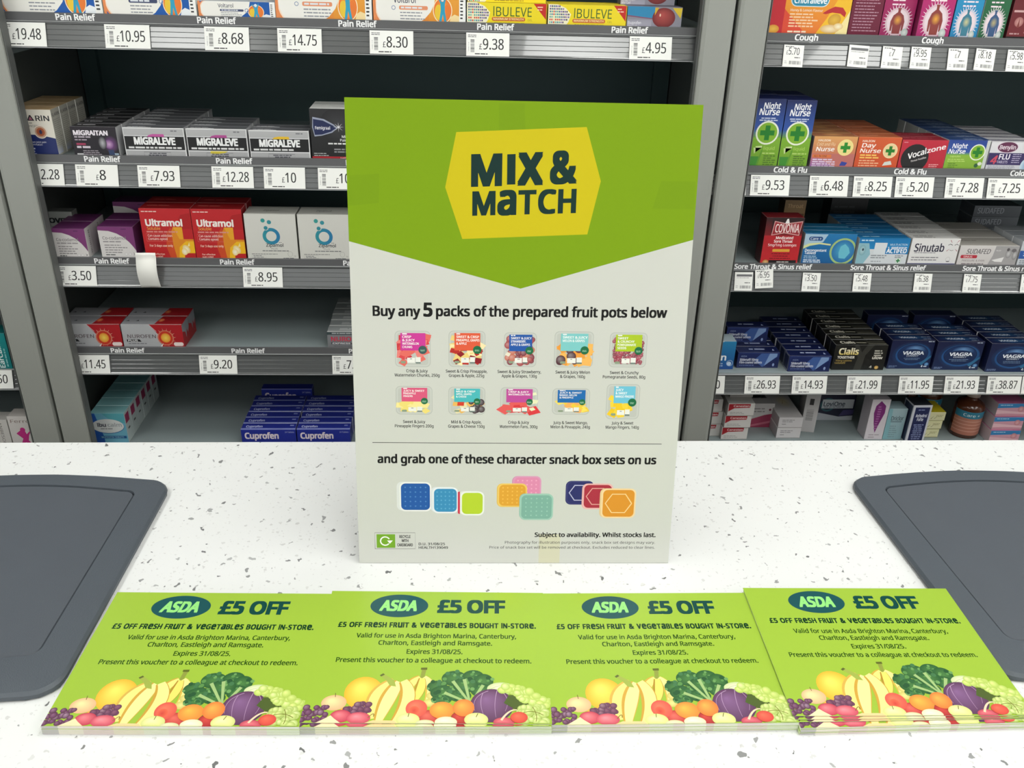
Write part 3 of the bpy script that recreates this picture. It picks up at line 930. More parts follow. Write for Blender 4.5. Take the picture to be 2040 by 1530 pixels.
carton('tablet_carton', 'purple and white tablet carton beside the red cartons', -590, 47.5, 56, 51, 40, coco, '#682e62', '#743a70', n=2, Y=1415)
carton('tablet_carton', 'dim purple and white tablet carton behind the others', -604, 47.5, 64, 60, 40, coco, '#682e62', '#c9c5c2', Y=1530)
def ovex(a):
    a.R(0, 0, 100, 100, '#a9aca8'); a.T('OVEX', 14, 90, 66, 14, '#1c2024', b=0.03); a.B(12, 80, 52, 5, 8, 3, '#7c807c')
carton('tablet_carton', 'dim pale grey worming carton with black lettering', -700, 47.5, 46, 56, 22, ovex, '#8a8d89', '#8a8d89', Y=1480)
def ultramol(a):
    a.R(0, 0, 100, 100, '#b81f22', '#c4242a')
    a.P([(74, 78), (80, 88), (100, 92), (100, 60), (78, 60)], '#b01c20')
    a.P([(50, 0), (78, 0), (78, 12), (100, 12), (100, 40), (80, 40), (80, 64), (62, 64), (56, 52)], '#e08a22'); a.P([(66, 0), (78, 0), (78, 12), (100, 12), (100, 36), (84, 36), (70, 24)], '#f0b820'); a.P([(62, 64), (80, 64), (80, 40), (72, 40)], '#e8a428')
    a.P([(50, 0), (62, 0), (58, 30), (58, 64), (48, 52), (44, 24)], '#cc4a24')
    a.E(83, 20, 7, 9, '#f6efd8', '#e8ca7a', rot=.5); a.E(79, 15, 6, 7, '#f8f2e0', '#ecd288'); a.P([(86, 26), (90, 34), (91, 26)], '#f0dc9c')
    a.T('Ultramol', 9, 82, 66, 12.5, '#f4ece4', b=0.028); a.T('Soluble', 11, 37, 58, 6, '#e8a84c', b=0.006)
    a.B(9, 72, 53, 1, 4, 2.6, '#d89088'); a.T('Can cause addiction', 10, 58, 44.5, 4.6, '#f0d4cc', b=0.01); a.T('Contains opioid', 10, 48, 38, 4.6, '#f0d4cc', b=0.01)
    a.L([(7, 35.5), (60, 35.5), (60, 50.5), (7, 50.5), (7, 35.5)], 0.4, '#d8746c'); a.T('For 3 days use only', 11, 57, 24.5, 4.4, '#f2d8c4', b=0.01)
    a.T('For effective', 12, 38, 8, 3.4, '#f4d0c0', b=0.008); a.T('pain relief', 12, 34, 3, 3.4, '#f4d0c0', b=0.008); a.B(4, 36, 93, 1, 4, 2, '#f0c8c0')
for i, (x, y) in enumerate(((-517, 'between the purple carton and its twin'), (-436, 'beside the white effervescent carton'))):
    carton('tablet_carton', 'tall red soluble tablet carton ' + y, x, 47.5, 80, 84, 36, ultramol, '#9c1a1e', '#94181c', n=2, topart=lambda a: a.B(10, 60, 45, 1, 10, 12, '#c86058'))
def zip_(a):
    a.R(0, 0, 100, 100, '#d2d1ca', '#d8d7d0')
    a.O(50, 52, 14, 14, 5.6, '#2f8f9c', c2='#2a7aa8'); a.Ci(41, 70, 4.0, '#d4d3cc'); a.Ci(40.5, 70, 3.2, '#2f8a98'); a.Ci(36, 86, 3.4, '#3a9a96'); a.Ci(48, 82.5, 3.4, '#36909c')
    a.T('Zipamol', 38, 72, 29, 7, '#3a3f42', b=0.014); a.P([(64, 37.5), (65.5, 37.5), (65.5, 39), (64, 39)], '#3a3f42'); a.P([(67, 37.5), (68.5, 37.5), (68.5, 39), (67, 39)], '#3a3f42')
    a.T('PLUS', 48, 60, 23, 3.6, '#6a6e70'); a.B(30, 84, 19, 1, 4, 1.8, '#6a6c6c'); a.B(8, 72, 12, 1, 4, 1.6, '#8a8b88')
    a.L([(8, 4), (36, 4), (36, 10.5), (8, 10.5), (8, 4)], 0.35, '#9a9a96'); a.B(11, 34, 8, 2, 3, 1.4, '#77787a'); a.B(70, 96, 3, 1, 3, 1.6, '#66686a')
    a.O(84, 13, 4, 4.6, .5, '#a8a8a2'); a.T('12', 91, 95, 7, 3, '#555555')
for x, y in ((-353, 'beside the red carton'), (-268, 'cut off by the sign')):
    carton('tablet_carton', 'white effervescent carton with a teal ring mark ' + y, x, 47.5, 82, 77, 44, zip_, '#b9b8b1', '#a9a8a0', n=1,
           topart=lambda a: a.T('Zipamol', 34, 64, 40, 18, '#55585a', b=0.008).R(0, 0, 100, 8, '#dcdbd4'))

# ------------------------------------------------------------------ pain relief bay, fourth shelf
def nurofen(a):
    a.R(0, 0, 100, 100, '#a8a9ac', '#b2b3b6')
    a.P([(46, 100), (100, 100), (100, 0), (60, 0), (66, 20), (58, 62)], '#a91c24'); a.L([(46, 100), (57, 70)], 0.7, '#d8c8c8')
    for i in range(14):
        t = i * 2 * math.pi / 14
        a.L([(71, 45), (71 + 17 * math.cos(t), 45 + 40 * math.sin(t))], 3.2, '#e0b0a0', 0.1)
    a.E(71, 43, 13.5, 33, '#f0d0b8', '#c86a50'); a.E(71, 43, 11.5, 29, '#d8482a', '#c03020'); a.E(71, 43, 8, 20, '#f0d45a', '#e08a30')
    a.T('NUROFEN', 8, 55, 42, 15, '#5a4a4e', b=0.006)
    a.P([(6, 26), (30, 26), (27, 36), (6, 36)], '#1c1c20'); a.T('PLUS', 8, 24, 27.5, 7, '#e8e8e8', b=0.02); a.B(8, 40, 16, 1, 4, 4, '#77787c')
    a.RR(83, 8, 99, 24, 3, '#e8d8d4'); a.B(84, 98, 2, 1, 4, 3, '#d8b0a8'); a.P([(58, 0), (66, 20), (62, 0)], '#e8e0e0')
def nurotop(a):
    a.R(0, 0, 54, 100, '#8d8e92'); a.P([(54, 0), (100, 0), (100, 100), (60, 100)], '#94181e'); a.P([(4, 40), (10, 40), (8, 55)], '#2c2c30'); a.P([(20, 40), (26, 40), (24, 55)], '#2c2c30'); a.E(62, 52, 5, 20, '#d88850', '#b04030'); a.R(0, 0, 100, 4, '#c8c8ca')
def nuroside(a):
    a.R(0, 0, 100, 100, '#9c181e'); a.P([(0, 96), (100, 100), (100, 60), (80, 40), (64, 62), (52, 26), (40, 56), (0, 70)], '#84858a')
for x, y in ((-682, 'half hidden by the grey post'), (-579, 'at the end of its row')):
    carton('tablet_carton', 'silver and red caplet carton ' + y, x, -112.5, 101, 43, 37, nurofen, '#8d8e92', '#9c181e', n=2, topart=nurotop, sideart=nuroside)
def express(a):
    a.R(0, 0, 100, 100, '#77787c', '#85868a'); a.R(0, 82, 100, 98, '#3c4a4c'); a.B(8, 80, 88, 1, 4, 6, '#b8bcbc')
    a.T('NUROFEN', 6, 62, 44, 26, '#c83850', b=0.02); a.P([(6, 24), (44, 24), (38, 38), (6, 38)], '#4a4a50'); a.T('EXPRESS', 8, 38, 26, 9, '#e0e0e4', b=0.02, sh=.2)
    a.B(10, 60, 12, 2, 8, 3, '#55565a')
carton('tablet_carton', 'flat grey caplet carton with red lettering beside the sign', -234, -112.5, 102, 31, 26, express, '#8c9090', '#6c6d70', n=6, topart=lambda a: a.R(0, 0, 100, 12, '#c6c8c6').B(20, 90, 50, 2, 22, 14, '#b8baba'))

# ------------------------------------------------------------------ pain relief bay, bottom shelf
def ibucalm(a):
    a.R(0, 0, 100, 100, '#1f4fa0', '#2a5cae'); a.P([(14, 100), (100, 100), (100, 0), (30, 0), (30, 20)], '#6fb0c8'); a.P([(34, 100), (100, 100), (100, 66), (60, 74)], '#5aa8b4')
    a.E(47, 56, 48, 25, '#2c5a98'); a.E(47, 57, 47, 24, '#dcdfde')
    a.T('ibu', 16, 42, 55, 12, '#5a5a64', b=0.03); a.T('calm', 46, 88, 55, 12, '#a8aeb0', b=0.02); a.B(24, 74, 46, 1, 5, 3, '#8a8e90')
    a.R(18, 14, 96, 23, '#1f5a90'); a.T('IBUPROFEN TABLETS', 22, 88, 16, 5, '#9cc8dc', b=0.01)
carton('tablet_carton', 'pale blue tablet carton with white oval', -668, -308, 60, 60, 30, ibucalm, '#7fb4b8', '#c2cccb', n=6, Y=1420, sideart=lambda a: a.R(4, 0, 96, 100, '#bcc7c6').R(10, 62, 70, 92, '#9a2c58').R(30, 38, 60, 44, '#333333'))
def cupro(a):
    a.R(0, 0, 100, 100, '#1e2c90', '#243298'); a.R(0, 0, 100, 17, '#c9c8c8'); a.T('Cuprofen', 6, 68, 40, 36, '#ecdfe6', b=0.028); a.T('24 Tablets', 80, 97, 76, 9, '#a8b0d8', b=0.01)
    a.B(4, 72, 5, 1, 4, 6, '#77778a'); a.R(0, 96, 100, 100, '#8088c8')
cuptop = lambda a: a.R(0, 0, 100, 14, '#8a94cc').T('Cuprofen', 8, 38, 30, 34, '#b8bee0', b=0.02).B(88, 95, 55, 1, 8, 18, '#8892c8')
carton('tablet_carton', 'royal blue tablet carton with white lettering in the first row', -402, -308, 98, 33, 21.5, cupro, '#232d86', '#1e2878', n=6, Y=1410, topart=cuptop)
carton('tablet_carton', 'royal blue tablet carton with white lettering in the row nearest the sign', -302, -308, 96, 33, 21.5, cupro, '#232d86', '#1e2878', n=6, Y=1410, topart=cuptop)
carton('tablet_carton', 'dim royal blue tablet carton standing behind its rows', -394, -308, 98, 40, 21, cupro, '#232d86', '#1e2878', Y=1556)

# ------------------------------------------------------------------ cough and cold bay, top shelf
def chlora(a):
    a.R(19, 0, 100, 100, '#e0702c', '#e8a020'); a.P([(19, 0), (19, 60), (50, 0)], '#d8482c'); a.P([(60, 0), (100, 0), (100, 100), (86, 100), (72, 40)], '#ecb828'); a.P([(84, 0), (100, 0), (100, 60)], '#eedc9c')
    a.R(0, 0, 19, 100, '#c01f2c'); a.E(8, 13, 7.2, 10, '#e8bc48', '#d89030')
    a.RR(25, 66, 72, 98, 14, '#c8dce0'); a.RR(26, 68, 71, 97, 13, '#2a86a4'); a.T('Chloralieve', 29, 69, 74, 14, '#f2f6f6', b=0.016)
    a.T('Honey & Lemon Flavour', 26, 66, 55, 6, '#f4e0c8', b=0.01); a.B(26, 64, 47, 5, 7, 3.4, '#f0c8a0'); a.B(26, 52, 6, 1, 5, 4, '#f4dcc0')
    a.P([(66, 52), (72, 60), (80, 68), (90, 66), (95, 54), (94, 44), (88, 52), (78, 54), (70, 50)], '#b8282c'); a.E(82, 37, 8, 14, '#e0b440', '#c89430', rot=.3); a.E(78, 16, 12, 10, '#f0e2c0', '#d8b070'); a.E(88, 22, 6, 8, '#f6ecd0', '#e0c080')
carton('lozenge_carton', 'orange and red lozenge carton with a twisted sweet', 456, 411, 124, 60, 38, chlora, '#d88028', '#d8d4cc', n=1, Y=1409)
def chest(c1, c2, skin, glow):
    def f(a):
        a.R(0, 0, 100, 100, c1, c2)
        n = 30
        for i in range(n):
            t = i * 2 * math.pi / n
            a.L([(50 + 34 * math.cos(t), 22 + 19 * math.sin(t)), (50 + 46 * math.cos(t), 22 + 26 * math.sin(t))], 1.5, '#ecdfe6', 0.4)
        a.E(50, 22, 38, 21, '#f2e6ea', mix(c1, '#f2e6ea', .55)); a.E(50, 22, 33, 18, '#efe6e8', '#e0ccd4')
        a.P([(46, 35), (54, 35), (54, 39), (56, 42), (44, 42), (46, 39)], skin); a.P([(30, 8), (28, 22), (34, 31), (45, 35.5), (55, 35.5), (66, 31), (72, 22), (70, 8), (65, 8), (64, 18), (62, 4), (38, 4), (36, 18), (35, 8)], skin); a.E(50, 24, 14, 8, glow, skin)
        a.E(78, 6, 11, 6, '#d8dcd8', '#a8b4b0'); a.B(24, 80, 58, 3, 6, 2.2, '#f0dce4'); a.R(0, 70, 100, 84, '#d9d6d4'); a.B(10, 90, 74, 1, 5, 3, '#6a5a62')
        a.T('BRONCHIAL', 10, 90, 88, 6, '#e8dce2', b=0.02)
    return f
cough_side = lambda a: a.R(0, 0, 100, 100, '#6a1834').R(30, 82, 92, 88, '#c8b0b8').B(10, 90, 76, 16, 4.6, 1.6, '#b08494')
carton('syrup_carton', 'shorter magenta cough syrup carton with glowing chest', 637, 411, 50, 96, 46, chest('#98205a', '#a82460', '#8a3a3a', '#e0a040'), '#8a1a50', '#6a1834', Y=1424, sideart=cough_side, sidef='left')
carton('syrup_carton', 'larger magenta cough syrup carton with glowing chest', 689, 411, 51, 112, 46, chest('#a81f68', '#b8246c', '#8a3a34', '#e8a63c'), '#8a1a50', '#7a1a48', Y=1411)
carton('syrup_carton', 'bright blue cough syrup carton with a torso', 742, 411, 42, 98, 40, chest('#1a7cb0', '#2496c4', '#3a7a90', '#c8c490'), '#1a6a98', '#1a6a98', Y=1411)
carton('syrup_carton', 'dark green cough syrup carton with a torso', 786, 411, 40, 98, 40, chest('#1c5c38', '#226640', '#34547e', '#b4a878'), '#184a30', '#d0cec8', Y=1411)
def dark_red(a):
    a.R(0, 0, 100, 100, '#6e1c24', '#5a121c'); a.R(6, 40, 100, 43, '#c8a0a0'); a.T('Dry Cough', 22, 96, 62, 7, '#e0ccca', b=0.016); a.T('Syrup', 40, 84, 52, 7, '#e0ccca', b=0.016)
    a.Ci(30, 26, 7, '#c89890', '#a06060'); a.P([(26, 18), (30, 32), (34, 18)], '#7a3430'); a.B(54, 94, 34, 5, 6, 2, '#b08080'); a.R(0, 0, 100, 5, '#1c1214'); a.B(8, 40, 8, 1, 4, 2, '#b89090')
carton('syrup_carton', 'dark red cough syrup carton with a small round picture', 831, 411, 48, 98, 44, dark_red, '#4a1018', '#4a1018', Y=1411)
carton('syrup_carton', 'burgundy cough syrup carton between the orange carton and the magenta one', 586, 411, 48, 94, 46, lambda a: cough_side(a), '#6a1834', '#6a1834', Y=1420)

# ------------------------------------------------------------------ cough and cold bay, second shelf
def cross(a, u, v, r, ring='#e8ecd8', fill='#7fb028', cc='#157a20'):
    rx, ry = r / a.sx, r / a.sy
    a.Ci(u, v, r, ring); a.Ci(u, v, r * 0.86, fill)
    k = r * 0.62; t = r * 0.21
    kx, ky, tx, ty = k / a.sx, k / a.sy, t / a.sx, t / a.sy
    a.P([(u - tx, v - ky), (u + tx, v - ky), (u + tx, v - ty), (u + kx, v - ty), (u + kx, v + ty), (u + tx, v + ty), (u + tx, v + ky), (u - tx, v + ky), (u - tx, v + ty), (u - kx, v + ty), (u - kx, v - ty), (u - tx, v - ty)], cc)
def night_l(a):
    a.R(0, 56, 100, 100, '#2a52a4', '#1a2456'); a.R(0, 44, 100, 56, '#6a9c30', '#2a52a4'); a.R(0, 0, 100, 44, '#6e9c24', '#7cae2c')
    a.T('Night', 26, 82, 86, 8.5, '#f2f2f6', b=0.016, sh=.12); a.T('Nurse', 14, 82, 77, 9, '#f2f2f6', b=0.016, sh=.12)
    a.B(14, 84, 71.5, 2, 3, 1.6, '#c8d0e8', 'c'); cross(a, 51, 51, 18.5)
    a.P([(12, 29), (40, 29), (40, 32), (18, 31), (20, 22), (16, 20)], '#c8dc98'); a.T('liquid', 46, 84, 26, 5, '#a8cc5a', b=0.01); a.B(44, 96, 20, 1, 3, 1.8, '#b4d070'); a.B(50, 92, 16, 6, 3.2, 1.7, '#4a7018')
    a.P([(6, 0), (2, 16), (34, 16), (26, 0)], '#3a8a2a'); a.P([(26, 0), (40, 26), (44, 26), (32, 0)], '#5a9424')
carton('syrup_carton', 'tall blue and green liquid carton with cross beside the post', 457, 211.5, 47.5, 106, 47, night_l, '#172258', '#1a2a68', n=2)
carton('syrup_carton', 'tall blue and green liquid carton with cross, second along', 506, 211.5, 47.5, 105, 47, night_l, '#172258', '#1a2a68', n=2)
def cfnurse(a):
    a.R(0, 0, 100, 46, '#8a5aa0', '#c07070'); a.R(0, 46, 100, 100, '#c87858', '#dca060'); a.P([(0, 46), (100, 46), (100, 0), (60, 0)], '#bc6c64')
    a.T('HALEON', 10, 38, 85, 6, '#f2e0cc', b=0.02); a.T('Cold and Flu', 8, 50, 71, 10, '#f0d8b0', b=0.0, sh=.15); a.T('Nurse', 8, 50, 54, 13, '#f8f0ec', b=0.014, sh=.12)
    a.R(2, 33, 46, 43, '#d8743c'); a.T('ALL IN ONE', 6, 36, 35, 6, '#5a3428', b=0.01); a.B(4, 66, 25, 4, 7, 4, '#dccae0')
    cross(a, 75, 66, 13, '#f0dc90', '#ecd88c', '#1f8a24'); a.P([(68, 8), (82, 8), (86, 18), (72, 22)], '#2a3c94')
carton('capsule_carton', 'orange and purple capsule carton with green cross', 559, 211.5, 71, 50, 30, cfnurse, '#a86a48', '#9a8a84', n=5, topart=lambda a: a.R(0, 0, 100, 10, '#dcb070').E(50, 60, 24, 30, '#d8a468', '#b87a50'))
def day(a):
    a.R(0, 0, 100, 100, '#cc4c20', '#d05a2c'); a.T('HALEON', 10, 38, 85, 6, '#f4dcc8', b=0.02); a.T('Day', 10, 42, 68, 13, '#f8ece4', b=0.014, sh=.12); a.T('Nurse', 8, 56, 51, 13, '#f8ece4', b=0.014, sh=.12)
    a.B(10, 62, 41, 2, 8, 4.5, '#f0c060'); a.B(10, 60, 24, 3, 8, 3.5, '#e8b48c'); cross(a, 78, 58, 12, '#ecd4a4', '#e8cc98', '#1a7c20'); a.P([(66, 10), (88, 14), (84, 26), (70, 22)], '#cfd4cc')
carton('capsule_carton', 'bright orange day capsule carton with green cross', 631.5, 211.5, 71, 50, 30, day, '#b4603c', '#b85838', n=5, topart=lambda a: a.R(0, 0, 100, 10, '#e89868').B(10, 60, 50, 1, 10, 12, '#d89878'))
def vocal(a):
    a.R(0, 0, 100, 100, '#b41c30', '#c0243a'); a.E(34, 38, 30, 48, '#141214', '#141214')
    a.R(0, -20, 100, 0, '#b41c30') if False else None
    a.T('Vocal', 19, 58, 34, 19, '#f4f0f0', b=0.016, rot=.14, slope=.18); a.T('zone', 58, 98, 56, 16, '#f4ecec', b=0.016, rot=.1, slope=.14)
    a.T('Throat Pastilles', 27, 60, 24, 6, '#e8e0e0', b=0.008, rot=.14, slope=.14); a.B(68, 94, 16, 3, 6, 2.4, '#e8b4b4'); a.B(4, 14, 90, 1, 4, 3, '#d8808c')
def vocal_clip(a):
    vocal(a)
carton('lozenge_carton', 'crimson pastille carton with black disc', 704, 211.5, 76, 47, 30, vocal_clip, '#8c1c2c', '#a01c2c', n=2, topart=lambda a: a.B(10, 80, 50, 1, 10, 12, '#c86a74'))
def night_c(a):
    a.R(0, 60, 100, 100, '#2c50a0', '#22408e'); a.R(0, 50, 100, 60, '#7cae34', '#2c50a0'); a.R(0, 0, 100, 50, '#7ca42c', '#88b438'); a.R(92, 0, 100, 100, '#c8ccc8')
    a.T('Night', 10, 46, 73, 15, '#f0f0f4', b=0.014, sh=.12); a.T('Nurse', 4, 44, 55, 15, '#f0f0f4', b=0.014, sh=.12); a.T('capsules', 10, 36, 43, 6, '#c4dc84', b=0.01); a.B(6, 50, 34, 2, 6, 3, '#b4d068'); a.B(10, 34, 20, 3, 6, 3, '#5a8020')
    cross(a, 74, 60, 13); a.P([(40, 0), (92, 0), (92, 5), (46, 5)], '#1f4a80'); a.E(78, 16, 5, 7, '#2a5a30'); a.E(86, 22, 5, 6, '#d8dccc')
carton('capsule_carton', 'short blue and green night capsule carton with cross', 781, 211.5, 69, 48, 26, night_c, '#28406e', '#c8ccc8', n=7, topart=lambda a: a.R(0, 0, 30, 12, '#38508a').B(40, 96, 40, 2, 26, 10, '#8c9cb8'))
def flu(a):
    a.R(0, 0, 100, 100, '#cfced2', '#dcdbde'); a.R(0, 20, 100, 62, '#34285c'); a.R(0, 8, 100, 20, '#c4c4cc'); a.E(38, 82, 24, 21, '#d8c8d4'); a.E(38, 82, 22, 18, '#6c2a50', '#5a2044'); a.T('Benylin', 20, 56, 75, 14, '#ece0e8', b=0.012)
    a.T('4', 6, 20, 24, 28, '#c8485c', b=0.02, sh=.2); a.T('FLU', 24, 48, 40, 18, '#ece8f0', b=0.02); a.T('TABLETS', 22, 46, 26, 9, '#ccc4dc', b=0.01); a.B(54, 76, 56, 5, 7, 2.6, '#bab0cc'); a.B(4, 66, 15, 3, 5, 2.4, '#8c8c98'); a.E(92, 18, 16, 28, '#5a8cb8', '#c4d8e4')
carton('tablet_carton', 'white and purple flu tablet carton with a maroon oval', 852, 211.5, 75, 46, 27, flu, '#b4b2b8', '#c4c2c8', n=5, topart=lambda a: a.R(0, 0, 100, 30, '#d4d2d6').R(0, 40, 100, 52, '#3a3050').B(10, 90, 70, 2, 16, 8, '#8a8890'))

# ------------------------------------------------------------------ cough and cold bay, third shelf
def covonia(a):
    a.R(0, 0, 100, 62, '#c4262c', '#b01c26'); a.R(0, 62, 100, 100, '#7a141c', '#2a1214'); a.R(16, 66, 100, 100, '#4a1016', '#1e1012')
    a.P([(18, 62), (52, 67), (92, 62), (97, 93), (54, 88), (22, 93)], '#d8a09c'); a.P([(20, 64), (52, 69), (90, 64), (95, 91), (54, 86), (24, 91)], '#9c2a32')
    a.T('COVONIA', 26, 90, 69, 17, '#f0dcd8', b=0.014); a.P([(50, 88), (54, 97), (58, 98), (62, 88)], '#ece8e6')
    a.T('Medicated', 32, 78, 54.5, 5.6, '#f0e8e4', b=0.016); a.T('Sore Throat', 28, 78, 47, 5.6, '#f0e8e4', b=0.016); a.T('5mg/1mg Lozenges', 14, 90, 39, 5.6, '#f0dcd8', b=0.01)
    a.RR(28, 27, 74, 33, 1, '#dca038'); a.B(22, 80, 22, 3, 5, 1.6, '#6a1216', 'c'); a.R(22, 0, 96, 9, '#1c1416'); a.Ci(14, 3, 5.5, '#e8c88c', '#b4783c'); a.B(44, 78, 4, 1, 4, 2, '#c8c0bc')
carton('lozenge_carton', 'tall red and black sore throat lozenge carton', 503, 47.5, 64, 81, 32, covonia, '#7c1c22', '#4a1418', n=1)
def tan(a):
    a.R(0, 0, 100, 100, '#7a5a34', '#8a6a40'); a.T('Throat', 14, 88, 84, 8, '#c8a06a', b=0.01); a.R(8, 60, 96, 72, '#5c3a1e'); a.T('Sore Throat', 12, 92, 63, 6, '#8a6a44'); a.B(10, 90, 50, 5, 8, 3, '#5c4426')
carton('lozenge_carton', 'dim tan throat spray carton standing behind the red carton', 564, 47.5, 38, 86, 30, tan, '#6a4c2c', '#5a4024', Y=1500)
def care(a):
    a.R(0, 0, 100, 100, '#155a94', '#1e76b0'); a.P([(0, 58), (0, 98), (44, 98), (36, 72), (20, 66)], '#a8c4d8')
    a.P([(0, 50), (12, 60), (30, 66), (52, 62), (52, 67), (30, 71), (10, 68), (0, 60)], '#d8dca0'); a.E(78, 44, 26, 43, '#d4dc7c', '#9cbc78'); a.E(78, 44, 22, 37, '#4aa8cc', '#2a6ea8', off=(-.1, .2))
    a.P([(72, 60), (80, 68), (88, 56), (92, 40), (84, 20), (72, 22), (70, 40)], '#6abcd0'); a.RR(8, 77, 35, 90, 4, '#1c4a84'); a.T('Care +', 11, 32, 79.5, 8, '#e4ecf2', b=0.01)
    a.T('Decongestant', 4, 46, 42, 8, '#ecf2f6', b=0.014); a.T('Tablets', 4, 26, 33, 8, '#ecf2f6', b=0.014); a.B(4, 34, 25, 2, 6, 3, '#a8c8dc'); a.B(4, 42, 12, 2, 6, 3.4, '#dce8f0')
carton('tablet_carton', 'blue decongestant tablet carton with a ringed face', 574, 47.5, 88, 54, 20, care, '#1e6a94', '#cfd0d2', n=3, Y=1410, rz=-0.03)
def actifed(a):
    a.R(0, 0, 100, 100, '#cfd4d8', '#d8dcdf'); a.R(0, 60, 100, 100, '#1e86c0', '#1a74b0'); a.P([(0, 0), (0, 82), (20, 82), (26, 40), (14, 0)], '#8cb8c4'); a.E(9, 56, 7, 20, '#b4d0d4', '#7aa8b4'); a.E(10, 58, 2, 5, '#2c4450')
    a.R(32, 42, 56, 84, '#d8dee2'); a.T('ACTIFED', 56, 98, 48, 20, '#f4f6f8', b=0.022); a.R(55, 42, 100, 66, '#1c78b4'); a.T('ACTIFED', 57, 97, 46, 17, '#f4f6f8', b=0.022); a.T('MULTI-ACTION', 62, 96, 74, 7, '#d4e4ee', b=0.006)
    a.B(28, 60, 34, 2, 8, 4, '#8c9298'); a.B(30, 54, 12, 1, 8, 4, '#9ca2a8'); cross(a, 84, 17, 5.6, '#c0ccc4', '#d8e0da', '#2a7a44'); a.B(76, 96, 34, 2, 6, 3, '#7c8288'); a.B(4, 30, 90, 1, 4, 5, '#bcd8e8')
carton('tablet_carton', 'blue and white tablet carton with a staring face', 668, 47.5, 88, 47, 24, actifed, '#1a6aa0', '#b8c0c4', n=6, topart=lambda a: a.R(0, 0, 100, 14, '#2a86bc').B(10, 50, 40, 1, 8, 14, '#9cc0d4'))
def sinutab(a):
    a.R(0, 0, 100, 100, '#dcdad9', '#e2e0de'); a.R(0, 0, 100, 8, '#2a2a6c'); a.T('Sinutab', 8, 70, 52, 28, '#26243a', b=0.014); a.B(10, 62, 46, 1, 4, 3, '#8a8890'); a.B(6, 70, 28, 2, 9, 3.4, '#7c7a80')
    for u0, v0, u1, v1 in ((80, 94, 84, 84), (98, 94, 93, 84), (76, 54, 81, 62), (98, 54, 93, 62)):
        a.L([(u0, v0), (u1, v1)], 1.3, '#a85a60', 0.3)
    a.L([(77, 76), (81, 80), (86, 76)], 1.0, '#3a3438'); a.L([(90, 76), (95, 80), (98, 76)], 1.0, '#3a3438'); a.L([(82, 58), (86, 56), (90, 58)], .7, '#5a4448'); a.O(83, 24, 4, 4, .5, '#b8b6b4'); a.P([(80, 17), (88, 17), (86, 14), (81, 14)], '#3a3a3c')
carton('tablet_carton', 'white sinus tablet carton with tired eyes', 759, 47.5, 84, 48, 26, sinutab, '#c2c0bd', '#cac8c5', n=6, topart=lambda a: a.R(0, 0, 100, 10, '#dcdad7').B(8, 50, 46, 2, 30, 12, '#6c6a6a'))
def sudafed(a):
    a.R(0, 0, 100, 100, '#c9c4c2', '#d4cfcd'); a.P([(52, 0), (100, 0), (100, 100), (60, 100), (58, 50)], '#a3a0a0'); a.P([(58, 30), (78, 45), (76, 20), (64, 22)], '#e4e2e0'); a.E(84, 62, 5, 22, '#c8c6c6', '#8a8888'); a.E(95, 56, 4.5, 24, '#c4c2c2', '#848282'); a.E(82, 82, 2.4, 8, '#5a5658'); a.E(92, 78, 4, 9, '#6c686a')
    a.T('SUDAFED', 12, 52, 60, 24, '#4a4448', b=0.008, sh=.15); a.RR(4, 38, 32, 54, 2, '#b42c3c'); a.T('SINUS', 9, 24, 41, 9, '#f0d8d8', b=0.01); a.T('PRESSURE & PAIN', 8, 46, 22, 9, '#6a5c60', b=0.002); a.B(8, 46, 8, 1, 6, 5, '#7c7276'); a.T('RELIEF', 62, 70, 74, 6, '#e8e6e6')
carton('tablet_carton', 'flat white and grey sinus carton with red tab', 846, 47.5, 104, 36, 46, sudafed, '#a8a39c', '#bdb6b2', n=3, topart=lambda a: a.B(10, 50, 60, 1, 20, 6, '#7c746c').R(0, 0, 100, 6, '#ddd9d4'))
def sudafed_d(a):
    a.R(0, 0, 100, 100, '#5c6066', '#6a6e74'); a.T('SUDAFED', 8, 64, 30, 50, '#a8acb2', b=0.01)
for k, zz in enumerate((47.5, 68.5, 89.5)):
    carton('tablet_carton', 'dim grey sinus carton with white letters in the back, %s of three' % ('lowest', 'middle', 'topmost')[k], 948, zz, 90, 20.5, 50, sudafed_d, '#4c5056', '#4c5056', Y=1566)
def bluebox(a):
    a.R(0, 0, 100, 100, '#c4c8cc'); a.R(0, 30, 100, 62, '#2c58a0'); a.T('Sinus', 10, 80, 70, 18, '#2c58a0', b=0.014); a.B(4, 60, 20, 3, 8, 4, '#7c8490'); a.B(8, 70, 50, 2, 9, 4, '#c8d4e8')
carton('tablet_carton', 'white carton with blue band at the frame edge', 953, 47.5, 88, 45, 30, bluebox, '#8c9094', '#b8bcc0', n=3)
carton('tablet_carton', 'dim black carton lying behind the blue and white cartons', 690, 47.5, 70, 66, 40, lambda a: a.B(10, 80, 70, 4, 15, 5, '#3c3e40'), '#26282a', '#222426', Y=1600, base='#26282a')

